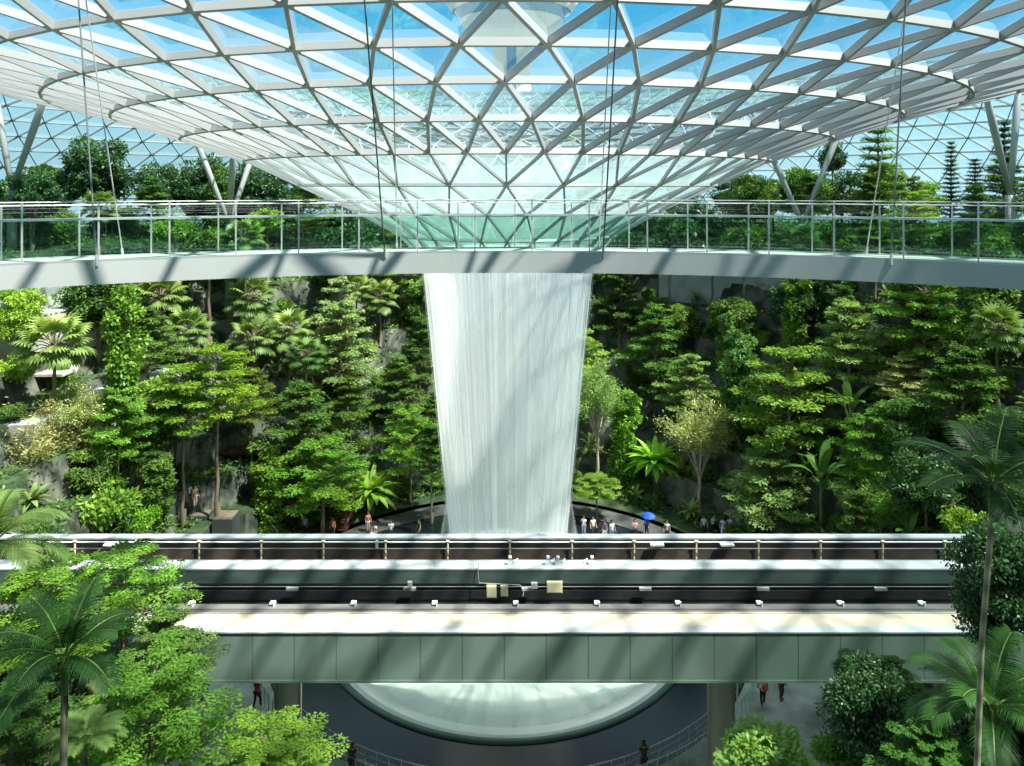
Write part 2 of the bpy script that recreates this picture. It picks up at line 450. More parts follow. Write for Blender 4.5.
def broad_tree(nm, mat, seed, n_leaf=11000, leaf=.23, nb=38, h=1.0):
    r = random.Random(seed); L = Leaves(); B = MB()
    for i in range(nb):
        a = r.random()*2*PI; zc = r.uniform(-.75, 1); rr = math.sqrt(max(0, 1-zc*zc*.85))*r.uniform(.45, .95)
        c = (1.85*rr*math.cos(a), 1.85*rr*math.sin(a), 1.7*zc*h)
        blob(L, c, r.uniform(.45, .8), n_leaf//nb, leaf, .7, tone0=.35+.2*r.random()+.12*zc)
        if i % 2 == 0: B.tube([(0, 0, -1.9*h), (c[0]*.4, c[1]*.4, c[2]*.5-.5), c], [.09, .05, .02], 5, False)
    KIT[nm] = (L.mesh('foliage', mat), B.mesh('branches', 'bark'), 4.6, 'bark')
def column_tree(nm, mat, seed, n_leaf=9000, leaf=.24, h=3.6, w=.85):
    r = random.Random(seed); L = Leaves(); B = MB()
    for i in range(36):
        z = -h+2*h*i/35; a = r.random()*7; ro = w*r.uniform(.1, .75)
        c = (ro*math.cos(a), ro*math.sin(a), z)
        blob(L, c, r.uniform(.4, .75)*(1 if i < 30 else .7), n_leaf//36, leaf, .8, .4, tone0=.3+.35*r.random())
    B.tube([(0, 0, -h), (0.05, 0, 0), (0, .05, h)], [.16, .12, .04], 6, False)
    KIT[nm] = (L.mesh('foliage', mat), B.mesh('branches', 'bark'), 2.4, 'bark')
def airy_tree(nm, mat, seed, n_leaf=8500, leaf=.17):
    r = random.Random(seed); L = Leaves(); B = MB()
    for i in range(26):
        a = r.random()*2*PI; o = r.uniform(.15, 1); z1 = r.uniform(.1, 2.0)*(1.15-.5*o)
        tip = Vector((2.1*o*math.cos(a), 2.1*o*math.sin(a), z1)); mid = Vector((tip.x*.4, tip.y*.4, -.7+z1*.35))
        B.tube([(0, 0, -2.0), mid, tip], [.06, .035, .008], 4, False)
        for j in range(7):
            p = mid.lerp(tip, .15+j*.15)+Vector((r.uniform(-.25, .25), r.uniform(-.25, .25), r.uniform(-.1, .25)))
            n = n_leaf//182
            D = unit(n); D[:, 2] = abs(D[:, 2])*.4
            L.add(np.array(p)+NR.normal(size=(n, 3))*np.array([.24, .24, .16]), D+np.array([math.cos(a)*.5, math.sin(a)*.5, .3]),
                  unit(n)+np.array([0, 0, 1.]), leaf*NR.uniform(.6, 1.4, n), leaf*.32, np.clip(.5+NR.normal(size=n)*.25, 0, 1))
    KIT[nm] = (L.mesh('foliage', mat), B.mesh('branches', 'barkpale'), 4.4, 'barkpale')
def fan_palm(nm, mat, seed, nf=30):
    r = random.Random(seed); L = Leaves(); B = MB()
    for i in range(nf):
        a = i*2.399+r.uniform(-.2, .2); el = 1.25-1.9*(i/nf); pl = r.uniform(.9, 1.25)
        d = Vector((math.cos(a)*math.cos(el), math.sin(a)*math.cos(el), math.sin(el)))
        tip = d*pl; B.tube([(0, 0, -.1), d*pl*.5+Vector((0, 0, .05)), tip], [.03, .025, .02], 4, False)
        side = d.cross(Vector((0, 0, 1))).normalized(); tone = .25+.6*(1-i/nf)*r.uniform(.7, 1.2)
        for k in range(17):
            t = (k-8)/8*1.75; dd = d*math.cos(t)+side*math.sin(t)
            dd.z -= .12
            L.strap(tip, dd, r.uniform(.85, 1.0)*(1.05-.2*abs(t)/1.75), .15, .9, min(1, max(0, tone+r.uniform(-.12, .12))), 4, up=tuple(side.cross(d)))
    B.tube([(0, 0, -.8), (0, 0, .1)], [.12, .14], 8)
    KIT[nm] = (L.mesh('fronds', mat), B.mesh('leaf_stalks', 'bark'), 4.2, 'bark')
def feather_palm(nm, mat, seed, nf=13, leafl=.85, droop=1.25, flen=2.5, nl=46):
    r = random.Random(seed); L = Leaves(); B = MB()
    for i in range(nf):
        a = i*2.399+r.uniform(-.2, .2); el = 1.35-1.15*(i/nf)
        d = np.array([math.cos(a)*math.cos(el), math.sin(a)*math.cos(el), math.sin(el)]); p = np.array([0., 0, 0])
        pts = [tuple(p)]; ft = flen*r.uniform(.85, 1.1); tone = r.uniform(.3, .75)
        for k in range(nl):
            t = k/nl; p = p+d*ft/nl; d = d+np.array([0, 0, -droop/nl*(.5+t)]); d /= np.linalg.norm(d); pts.append(tuple(p))
            if t < .14: continue
            side = np.cross(d, [0, 0, 1]); side /= max(1e-3, np.linalg.norm(side)); upv = np.cross(side, d)
            ll = leafl*math.sin(PI*(.12+.80*t))**.6
            for sgn in (-1, 1):
                dd = side*sgn*1.0+d*.75+upv*.25
                L.strap(p, dd, ll*r.uniform(.85, 1.15), .040, 1.1, min(1, max(0, tone+r.uniform(-.2, .2))), 3, up=tuple(upv))
        B.tube(pts[::4]+[pts[-1]], [.045*(1-.85*j/len(pts[::4])) for j in range(len(pts[::4])+1)], 5, False)
    B.tube([(0, 0, -1.1), (0, 0, -.2), (0, 0, .15)], [.10, .13, .06], 8)
    KIT[nm] = (L.mesh('fronds', mat), B.mesh('leaf_stalks', 'palmstalk'), 4.6, 'palmbark')
M['palmstalk'] = pbr('green stalk', (.12, .19, .05), .5)
def ring_bark():
    m, nt, out = newmat('ringed palm bark')
    tc = N_(nt, 'ShaderNodeTexCoord'); w = N_(nt, 'ShaderNodeTexWave', bands_direction='Z'); w.inputs['Scale'].default_value = 9; w.inputs['Distortion'].default_value = .6
    cr = N_(nt, 'ShaderNodeValToRGB'); cr.color_ramp.elements[0].color = (.20, .18, .11, 1); cr.color_ramp.elements[1].color = (.42, .38, .25, 1)
    p = N_(nt, 'ShaderNodeBsdfPrincipled'); p.inputs['Roughness'].default_value = .8
    nt.links.new(tc.outputs['Object'], w.inputs['Vector']); nt.links.new(w.outputs[0], cr.inputs[0]); nt.links.new(cr.outputs[0], p.inputs['Base Color']); nt.links.new(p.outputs[0], out.inputs[0])
    return m
M['palmbark'] = ring_bark()
def rosette(nm, mat, seed, n=44, ln=1.5, w=.30, droop=1.3):
    r = random.Random(seed); L = Leaves(); B = MB()
    for i in range(n):
        a = i*2.399; el = 1.2-1.0*(i/n)
        L.strap((0, 0, -.1), (math.cos(a)*math.cos(el), math.sin(a)*math.cos(el), math.sin(el)), ln*r.uniform(.85, 1.1), w, droop, r.uniform(.4, .95), 6)
    B.tube([(0, 0, -.4), (0, 0, .05)], [.18, .2], 8)
    KIT[nm] = (L.mesh('fronds', mat), B.mesh('leaf_crown_base', 'bark'), 2.7, 'bark')
def conifer(nm, mat, seed, h=3.2, w=1.0, tiers=19, n_leaf=12000, leaf=.17):
    r = random.Random(seed); L = Leaves(); B = MB()
    for i in range(tiers):
        f = i/(tiers-1); z = -h+2*h*f; R = w*(1.05-f)**.8+.08; nb = 7; a0 = r.random()*6
        for b in range(nb):
            a = a0+2*PI*b/nb; rl = R*r.uniform(.8, 1.1)
            B.tube([(0, 0, z-.1), (rl*math.cos(a), rl*math.sin(a), z+.12)], [.025, .008], 4, False)
            n = max(6, int(n_leaf/(tiers*nb)*(1.5-f)))
            t = NR.uniform(.12, 1.05, n); P = np.stack([rl*t*math.cos(a), rl*t*math.sin(a), z+.12*t+0*t], 1)+NR.normal(size=(n, 3))*np.array([.12, .12, .05])
            D = np.stack([math.cos(a)+NR.normal(size=n)*.7, math.sin(a)+NR.normal(size=n)*.7, .15+NR.normal(size=n)*.2], 1)
            L.add(P, D, unit(n)*.4+np.array([0, 0, 1.]), leaf*NR.uniform(.7, 1.3, n), leaf*.4, np.clip(.4+NR.normal(size=n)*.2, 0, 1))
    B.tube([(0, 0, -h-.5), (0, 0, 0), (0, 0, h)], [.09, .06, .015], 6, False)
    KIT[nm] = (L.mesh('foliage', mat), B.mesh('branches', 'bark'), 2*w+.2, 'bark')
def banana(nm, mat, seed, n=9):
    r = random.Random(seed); L = Leaves(); B = MB()
    for i in range(n):
        a = i*2.399; el = 1.35-.85*(i/n)
        d = Vector((math.cos(a)*math.cos(el), math.sin(a)*math.cos(el), math.sin(el)))
        B.tube([(0, 0, -1), (0, 0, -.5), d*.7], [.06, .05, .03], 5, False)
        L.strap(tuple(d*.6), tuple(d), r.uniform(1.5, 1.9), .52, 1.5, r.uniform(.2, .8), 8, wprof=lambda t: (math.sin(PI*min(.97, .08+.9*t))**.5))
    KIT[nm] = (L.mesh('fronds', mat), B.mesh('leaf_stalks', 'palmstalk'), 3.6, 'palmstalk')
def shrub(nm, mat, seed, n_leaf=3200, leaf=.22, nb=16, flat=.75):
    r = random.Random(seed); L = Leaves(); B = MB()
    for i in range(nb):
        a = r.random()*2*PI; q = math.sqrt(r.random())*1.1; c = (q*math.cos(a), q*math.sin(a), r.uniform(-.2, .9)*flat*(1.2-.5*q))
        blob(L, c, r.uniform(.35, .6), n_leaf//nb, leaf, .8, tone0=.3+.4*r.random())
        B.tube([(0, 0, -.9), c], [.03, .01], 4, False)
    KIT[nm] = (L.mesh('foliage', mat), B.mesh('branches', 'bark'), 3.0, 'bark')

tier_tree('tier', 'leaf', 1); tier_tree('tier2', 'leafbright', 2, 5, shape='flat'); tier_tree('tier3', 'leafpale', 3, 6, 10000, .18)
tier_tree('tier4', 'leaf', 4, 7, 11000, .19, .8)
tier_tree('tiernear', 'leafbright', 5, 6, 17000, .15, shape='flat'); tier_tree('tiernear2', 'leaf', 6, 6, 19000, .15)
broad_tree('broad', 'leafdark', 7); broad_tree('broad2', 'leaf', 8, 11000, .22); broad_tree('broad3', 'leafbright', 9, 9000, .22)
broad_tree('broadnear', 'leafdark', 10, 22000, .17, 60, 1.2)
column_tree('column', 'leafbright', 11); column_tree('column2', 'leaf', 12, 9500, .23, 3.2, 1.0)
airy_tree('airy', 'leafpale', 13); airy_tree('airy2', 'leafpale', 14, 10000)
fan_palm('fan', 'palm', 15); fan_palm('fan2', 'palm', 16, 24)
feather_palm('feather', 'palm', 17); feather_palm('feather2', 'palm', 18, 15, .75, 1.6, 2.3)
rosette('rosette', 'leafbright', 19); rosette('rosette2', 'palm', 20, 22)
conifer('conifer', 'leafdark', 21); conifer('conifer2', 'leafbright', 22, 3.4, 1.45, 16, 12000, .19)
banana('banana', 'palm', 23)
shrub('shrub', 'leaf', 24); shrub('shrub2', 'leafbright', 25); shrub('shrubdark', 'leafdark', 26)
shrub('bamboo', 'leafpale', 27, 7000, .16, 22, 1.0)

def trunk_mesh(mat, k, rb=.16, rt=.10):
    B = MB(); r = random.Random(k)
    pts = [(0, 0, 0)]+[(r.uniform(-.12, .12), r.uniform(-.12, .12), i/6) for i in range(1, 6)]+[(0, 0, 1)]
    rad = [rb*1.5]+[rb+(rt-rb)*i/6 for i in range(1, 7)]
    B.tube(pts, rad, 8, False); return B.mesh('trunk', mat, True)
TRUNK = {m: [trunk_mesh(m, 31+i) for i in range(3)] for m in ('bark', 'barkpale', 'palmstalk')}
TRUNK['palmbark'] = [trunk_mesh('palmbark', 77, .13, .09)]
KINDNAME = {'tier': 'layered_tree', 'broad': 'broadleaf_tree', 'column': 'climber_clad_tree', 'airy': 'feathery_tree', 'fan': 'fan_palm',
            'feather': 'feather_palm', 'rosette': 'nest_fern', 'conifer': 'conifer_tree', 'banana': 'banana_plant', 'shrub': 'shrub', 'bamboo': 'bamboo_shrub'}
CAT = {'layered_tree': 'tree', 'broadleaf_tree': 'tree', 'climber_clad_tree': 'tree', 'feathery_tree': 'tree', 'fan_palm': 'palm', 'feather_palm': 'palm',
       'nest_fern': 'fern', 'conifer_tree': 'tree', 'banana_plant': 'plant', 'shrub': 'shrub', 'bamboo_shrub': 'shrub'}
def kname(kit):
    for k in KINDNAME:
        if kit.startswith(k): return KINDNAME[k]
OCC = []
def plant(kit, p, width, label, group=None, tint=(1, 1, 1), zs=1.0, base=None, tilt=None, gz=None, thick=1.0, spin=None):
    """p = crown centre in the world; the trunk goes down to the ground below"""
    fol, br, W, bk = KIT[kit]; s = width/W
    bx, by = (base if base else (p[0], p[1]))
    g = gz if gz is not None else ground(bx, by)
    if math.hypot(bx-AX, by-AY) < 19: g = 0
    g -= .05
    nm = kname(kit)
    root = empty(nm, (bx, by, g), label, CAT[nm], group)
    a = rnd.random()*6.28 if spin is None else spin; off = (p[0]-bx, p[1]-by, p[2]-g)
    f = link(fol.name.split('.')[0], fol, root, off, (s, s, s*zs), a); f.color = (*tint, 1)
    b = link(br.name.split('.')[0], br, root, off, (s, s, s*zs), a)
    hz = p[2]-g - {'tier': 1.5, 'airy': 1.8, 'broad': 1.2, 'column': 2.5, 'conifer': 2.8}.get([k for k in KINDNAME if kit.startswith(k)][0], .4)*s*zs
    if hz > .25:
        t = TRUNK[bk][int(rnd.random()*len(TRUNK[bk]))]
        tw = max(.55, min(1.2, s*.75))*thick
        o = link('trunk', t, root)
        v = Vector((off[0], off[1], p[2]-g - (0.4*s if 'palm' not in nm else .9*s)))
        o.rotation_mode = 'QUATERNION'; o.rotation_quaternion = Vector((0, 0, 1)).rotation_difference(v.normalized())
        o.scale = (tw, tw, v.length)
    OCC.append((p[0], p[1], p[2], width/2))
    return root
def on_slope(px, py, hc, dmin=54):
    """point on the sight line where the far slope lies hc below it"""
    d = dmin
    while d < 130:
        p = at(px, py, d)
        if p.z-ground(p.x, p.y) <= hc: return p
        d += .1
    return at(px, py, 100)

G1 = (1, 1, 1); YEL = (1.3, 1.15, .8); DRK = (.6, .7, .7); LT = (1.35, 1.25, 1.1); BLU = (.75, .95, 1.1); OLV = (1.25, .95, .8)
# catalogue of the plants one can single out: kit, px, py, width px, clear height under the crown centre, tint, vertical stretch, label
CATALOG = [
 ('fan', 55, 345, 84, 7.5, LT, 1, 'tall fan palm with sunlit drooping fans before the grey stone terrace wall'),
 ('column', 125, 376, 48, 8, (.75, .85, .75), 1.15, 'tall trunk wrapped top to bottom in bright climbing leaves beside the curved stone steps'),
 ('airy', 42, 445, 108, 5.5, (1.02, .95, .8), .85, 'pinkish yellow feathery tree with forked pale trunk below the stone terrace'),
 ('airy2', 88, 412, 66, 5, (1.0, 1.1, .95), 1, 'whitish green wispy tree in front of the curved stone steps'),
 ('tier2', 184, 402, 80, 10.0, G1, .8, 'bright green layered tree with thin trunk rising from the planter seat'),
 ('tier2', 218, 386, 84, 11.5, YEL, .85, 'taller of the twin lime green layered trees, rising beside the ramp'),
 ('tier', 252, 398, 60, 8, OLV, .9, 'olive brown layered tree behind the lime green pair'),
 ('fan', 251, 298, 62, 7, G1, 1, 'fan palm whose crown touches the underside of the bridge, topmost of three in a knot'),
 ('fan2', 254, 338, 58, 6, G1, 1, 'fan palm directly beneath the topmost one of the knot of three'),
 ('fan2', 290, 330, 54, 6.5, LT, 1, 'fan palm with long bare stem, nearest to the waterfall in the knot of three'),
 ('fan', 160, 296, 64, 5, (1.3, 1.15, 1.1), 1, 'fan palm with cream drooping dead fans tucked under the bridge'),
 ('fan2', 380, 297, 48, 6, (1.2, 1.1, 1.1), 1, 'pale fan palm under the bridge halfway between waterfall and palm knot'),
 ('fan2', 357, 288, 42, 5, LT, 1, 'small pale fan palm cut off by the underside of the bridge'),
 ('broad2', 100, 302, 84, 5, DRK, .8, 'dark glossy broadleaf tree above the stone terrace under the bridge'),
 ('broad3', 18, 312, 60, 4.5, LT, 1, 'yellow green broadleaf tree at the picture edge under the bridge'),
 ('shrub2', 12, 372, 44, 1.5, LT, 1.1, 'yellow green bush perched on the pale stone wall at the picture edge'),
 ('shrub2', 105, 505, 84, 1.6, G1, 1, 'wide bright bush above the guideway near the stone terrace'),
 ('broad2', 88, 470, 60, 4, G1, .8, 'mid green tree filling the corner below the curved stone steps'),
 ('shrub2', 142, 522, 40, 1.2, (1.1, 1.3, .6), 1, 'small vivid lime bush touching the guideway edge'),
 ('column2', 158, 492, 36, 3, G1, .7, 'slim leafy young tree beside the dark planter boxes'),
 ('tier', 142, 440, 48, 5, DRK, 1, 'shaded layered tree behind the slim young tree'),
 ('tier', 300, 425, 92, 6.5, G1, .85, 'broad mid green layered tree above the fern by the waterfall side path'),
 ('tier2', 322, 478, 92, 5.2, (.85, 1, .9), .7, 'low wide layered tree overhanging the timber deck'),
 ('column', 270, 490, 46, 3.6, G1, .55, 'compact bright column of leaves on a thin stem beside the ramp'),
 ('tier3', 340, 345, 92, 6, (.75, .95, .75), .9, 'grey green layered tree high on the slope between palms and waterfall'),
 ('rosette', 372, 492, 62, 2, G1, 1, 'bright nest fern with broad arching leaves left of the waterfall foot'),
 ('tier2', 410, 445, 64, 5.5, (.9, 1, .8), 1, 'yellow green layered tree two trees out from the waterfall'),
 ('tier', 398, 390, 60, 5.5, G1, 1, 'mid green layered tree just above the yellow green one near the waterfall'),
 ('tier4', 432, 455, 56, 6, (.75, .9, .9), 1, 'slender layered tree standing against the left edge of the waterfall'),
 ('tier4', 420, 350, 60, 6, DRK, 1, 'dark layered tree touching the upper left edge of the waterfall'),
 ('broad2', 425, 300, 50, 5, (.9, 1, 1), 1, 'broadleaf tree between bridge underside and the top left of the waterfall'),
 ('airy', 597, 402, 66, 9, (.7, 1.0, .65), 1.3, 'tall thin feathery tree on a bare trunk against the right edge of the waterfall'),
 ('column', 627, 440, 34, 5, (.8, 1, .7), .9, 'narrow leafy column beside the tall feathery tree at the waterfall'),
 ('tier2', 597, 487, 46, 3, G1, .45, 'small bright layered sapling at the waterfall foot'),
 ('rosette', 655, 462, 62, 3.2, (.9, 1.15, .8), 1, 'bright nest fern in deep shade right of the waterfall foot'),
 ('airy2', 700, 440, 78, 7, (.95, 1.0, .8), 1.1, 'pale vase shaped feathery tree on a straight trunk beyond the nest fern'),
 ('tier2', 790, 402, 106, 6, G1, .95, 'large vivid green layered tree in the middle of the right hand slope'),
 ('tier3', 768, 483, 94, 4, (.7, .95, .65), .85, 'pale green layered tree directly below the large vivid one'),
 ('tier3', 848, 342, 88, 6, (.85, 1.1, .6), .9, 'pale tiered tree under the bridge with an outlying lower limb'),
 ('tier2', 925, 322, 92, 6, (.95, 1.05, .9), .9, 'bright lime layered tree high on the slope under the bridge'),
 ('tier3', 905, 378, 62, 4.5, LT, .7, 'small cream green layered tree in the centre of the upper slope'),
 ('tier', 965, 392, 100, 6, (1, 1.05, .9), .8, 'wide flat layered tree beside the dark rock face'),
 ('column2', 988, 312, 56, 6, (1.1, 1.1, 1), 1, 'climber covered trunk at the far end of the slope under the bridge'),
 ('banana', 822, 482, 66, 3.5, (.8, 1, .9), 1, 'banana plant with dark paddle leaves beside the golden dwarf palm'),
 ('banana', 850, 415, 52, 4, (.8, 1, .95), 1.2, 'banana plant with folded grey green leaves above the other one'),
 ('fan2', 847, 498, 26, 1.5, (1.9, 1.2, .9), 1, 'golden dwarf fan palm above the guideway'),
 ('broad2', 900, 428, 64, 5, (1, 1.1, 1.2), 1, 'bluish green broadleaf tree above the light green bush'),
 ('tier2', 872, 452, 70, 4.5, (.75, .95, .75), 1, 'layered tree between banana plants and bluish broadleaf tree'),
 ('airy2', 882, 512, 92, 2.6, (.7, 1.15, .45), .9, 'soft light green feathery bush right above the guideway'),
 ('broad3', 952, 500, 92, 3.2, (.75, .85, .75), .8, 'light green broadleaf tree behind the tall dark palm'),
 ('column2', 740, 385, 40, 6, BLU, .9, 'silvery climber covered trunk beside the large vivid layered tree'),
 ('broad2', 735, 318, 60, 5, G1, .7, 'broadleaf tree below the concrete terrace on the right hand slope'),
 ('broad', 800, 300, 64, 5, G1, .8, 'dark tree in the shade under the bridge above the pale tiered tree'),
 ('column', 797, 325, 36, 5, G1, .9, 'lime climber hanging on a trunk next to the pale tiered tree'),
 ('tier', 655, 345, 72, 6, (.8, 1, .8), 1, 'shaded layered tree upslope of the nest fern in shade'),
 ('tier4', 620, 300, 70, 6, DRK, 1, 'dark layered tree touching the top right edge of the waterfall'),
 ('tier3', 690, 385, 66, 5, (.6, .85, .55), .9, 'dull green layered tree directly above the vase shaped tree'),
 ('tier2', 660, 310, 40, 5, (.7, .9, .7), .6, 'little lime tree two out from the waterfall under the bridge'),
]
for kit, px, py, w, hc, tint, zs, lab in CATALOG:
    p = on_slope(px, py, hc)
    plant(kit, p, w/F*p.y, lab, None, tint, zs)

# upper garden behind the bridge
TOP = [
 ('broad', 95, 172, 76, 84, G1, 1.0, 'big round dark tree rising above the bridge behind the paired cables'),
 ('broad', 157, 188, 48, 86, G1, 1.15, 'dark round tree next to the big one above the bridge'),
 ('broad2', 44, 192, 64, 84, DRK, .9, 'dark spreading tree under the slanting roof strut'),
 ('broad3', 8, 205, 46, 82, G1, 1.2, 'yellow green tree above the bridge at the picture edge'),
 ('fan', 100, 208, 46, 74, G1, 1, 'fan palm peeping over the bridge railing below the big round tree'),
 ('broad', 205, 190, 66, 88, G1, 1.1, 'dark tree behind the white forked column above the bridge'),
 ('broad', 262, 196, 84, 90, G1, .9, 'dark tree in the shadow of the funnel roof beyond the forked column'),
 ('shrub2', 268, 222, 40, 84, G1, 1, 'bright shrub behind the bridge railing in the shade of the dark tree'),
 ('broad2', 748, 200, 62, 84, G1, .9, 'tree under the funnel edge just right of the white mist gap'),
 ('broad2', 800, 193, 60, 88, (.8, 1, .8), .9, 'olive tree between the white struts above the bridge'),
 ('broad', 833, 158, 30, 90, G1, 1.2, 'slim tree with a round dark crown above the olive tree'),
 ('broad', 842, 195, 52, 92, G1, 1, 'dark tree beside the tall light conifer'),
 ('conifer2', 878, 172, 60, 80, G1, 1.0, 'tall light green conifer crossed by the right hand bridge cables'),
 ('broad3', 925, 200, 46, 86, (.8, .9, .7), 1, 'thin light green tree beyond the tall conifer'),
 ('conifer', 951, 184, 22, 90, G1, 1.25, 'narrow dark conifer with a tufted tip'),
 ('conifer', 975, 196, 32, 88, G1, .75, 'small grey green conifer between two taller ones'),
 ('conifer', 1004, 180, 40, 82, G1, .95, 'dense dark conifer under the right hand roof strut'),
 ('shrub', 30, 235, 70, 76, G1, 1, 'leafy bush seen through the bridge glass by the picture edge'),
 ('broad2', 60, 232, 50, 80, G1, 1, 'green tree seen through the bridge glass before the paired cables'),
 ('shrub2', 175, 232, 44, 74, G1, 1, 'bright bush seen through the bridge glass near the forked column'),
 ('fan', 245, 238, 52, 74, LT, 1, 'fan palm seen through the bridge glass beside the forked column foot'),
 ('shrub', 210, 244, 50, 74, G1, 1, 'bush seen through the bridge glass under the forked column'),
 ('shrubdark', 350, 244, 60, 84, G1, 1, 'dark bush seen through the bridge glass by the timber pavilion'),
 ('shrubdark', 670, 240, 70, 84, G1, 1, 'dark bush seen through the bridge glass where the funnel ends'),
 ('shrub', 745, 242, 56, 80, G1, 1, 'bush seen through the bridge glass right of the funnel'),
 ('fan2', 800, 243, 56, 78, (.8, 1, .8), 1, 'palm seen through the bridge glass below the olive tree'),
 ('shrubdark', 700, 228, 70, 90, G1, 1, 'dark thicket behind the funnel edge above the bridge rail'),
 ('shrub', 850, 240, 60, 80, (.8, 1, 1), 1, 'bush seen through the bridge glass below the tall conifer'),
 ('shrubdark', 905, 240, 60, 80, G1, 1, 'dark bush seen through the bridge glass beyond the tall conifer'),
 ('broad2', 1000, 236, 60, 76, LT, .9, 'yellowish tree seen through the bridge glass at the picture edge'),
 ('shrub', 955, 240, 60, 80, G1, 1, 'bush seen through the bridge glass below the narrow conifers'),
 ('broad', 120, 235, 60, 88, G1, 1, 'dark tree seen through the bridge glass under the fan palm'),
]
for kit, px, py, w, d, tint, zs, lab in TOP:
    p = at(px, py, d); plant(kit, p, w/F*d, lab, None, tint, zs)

# trees of the slope on this side
NEAR = [
 ('feather', 65, 658, 150, 15.0, (.20, .36, .24), 1, 1.3, 'dark feather palm with upright fans of leaflets in the near corner'),
 ('tiernear', 122, 592, 112, 26, (.75, .9, .8), .72, 1, 'layered tree overlapping the end of the concrete guideway'),
 ('tiernear', 45, 612, 130, 24, (.85, .95, .7), .7, 1, 'bright layered tree behind the dark feather palm'),
 ('tiernear2', 165, 650, 100, 24, G1, .7, 1, 'mid green layered tree just under the guideway parapet'),
 ('tiernear', 150, 725, 150, 19, (.8, .95, .8), .75, 1, 'thin stemmed bright layered tree beside the feather palm trunk'),
 ('tiernear', 266, 770, 130, 19, (1.15, 1.1, .8), .55, 1, 'lime green layered tree below the red shirted walkers'),
 ('tiernear', 146, 692, 76, 23, G1, .6, 1, 'light green layered tree hiding part of the pale plaza'),
 ('tiernear2', 20, 730, 120, 18, (.8, .9, .8), .8, 1, 'shaded layered tree in the bottom corner under the feather palm'),
 ('feather2', -12, 548, 150, 17, (1.5, 1.35, 1.2), 1, 1.2, 'pale sunlit feather palm leaning in from the picture edge above the guideway'),
 ('feather2', 108, 704, 62, 20, (1.7, 1.2, .8), .8, 1, 'small yellowing feather palm between the layered trees'),
 ('feather2', 85, 735, 80, 17, (1.1, 1.1, 1), .6, 1, 'low feather palm with white edged fronds at the dark palm foot'),
 ('broadnear', 10, 680, 110, 24, G1, .9, 1, 'dark broadleaf tree in the shade behind the feather palm'),
 ('broadnear', 95, 690, 120, 29, G1, .9, 1, 'dark broadleaf tree filling the gap behind the thin stemmed tree'),
 ('feather', 992, 484, 158, 17, (.15, .25, .20), .85, 1.1, 'tall dark feather palm on a long ringed trunk'),
 ('broadnear', 1005, 592, 116, 25, (1, 1, 1), 1.1, 1, 'dark dense tree at the far end of the guideway'),
 ('broadnear', 872, 722, 104, 22, G1, 1.1, 1, 'dark rounded tree standing before the guideway cladding'),
 ('broadnear', 850, 668, 34, 23, LT, .9, 1, 'pale tipped small tree above the dark rounded tree'),
 ('tiernear2', 893, 672, 46, 22.5, (1.1, 1.2, .8), .6, 1, 'vivid green topped tree over the dark rounded tree'),
 ('feather2', 990, 708, 165, 19.5, (.28, .48, .32), .9, 1.1, 'low wide feather palm behind the ringed trunk'),
 ('broadnear', 1000, 750, 140, 21, (.8, .8, .8), 1, 1, 'very dark tree in the near corner under the low feather palm'),
 ('tiernear2', 930, 752, 100, 19, (.6, .85, .6), .5, 1, 'shaded layered tree at the bottom edge before the dark rounded tree'),
 ('bamboo', 768, 776, 118, 24, (.75, 1.1, .5), .75, 1, 'light yellow green bamboo like bush at the foot of the guideway column'),
 ('shrub2', 838, 762, 60, 22, (.6, .8, .6), .8, 1, 'small green bush between the bamboo like bush and the dark tree'),
]
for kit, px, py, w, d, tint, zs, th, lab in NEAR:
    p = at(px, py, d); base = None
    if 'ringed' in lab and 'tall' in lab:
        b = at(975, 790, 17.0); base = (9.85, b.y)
    plant(kit, p, w/F*d, lab, None, tint, zs, base=base, thick=th, spin=(.6 if kit.startswith('feather') else None))

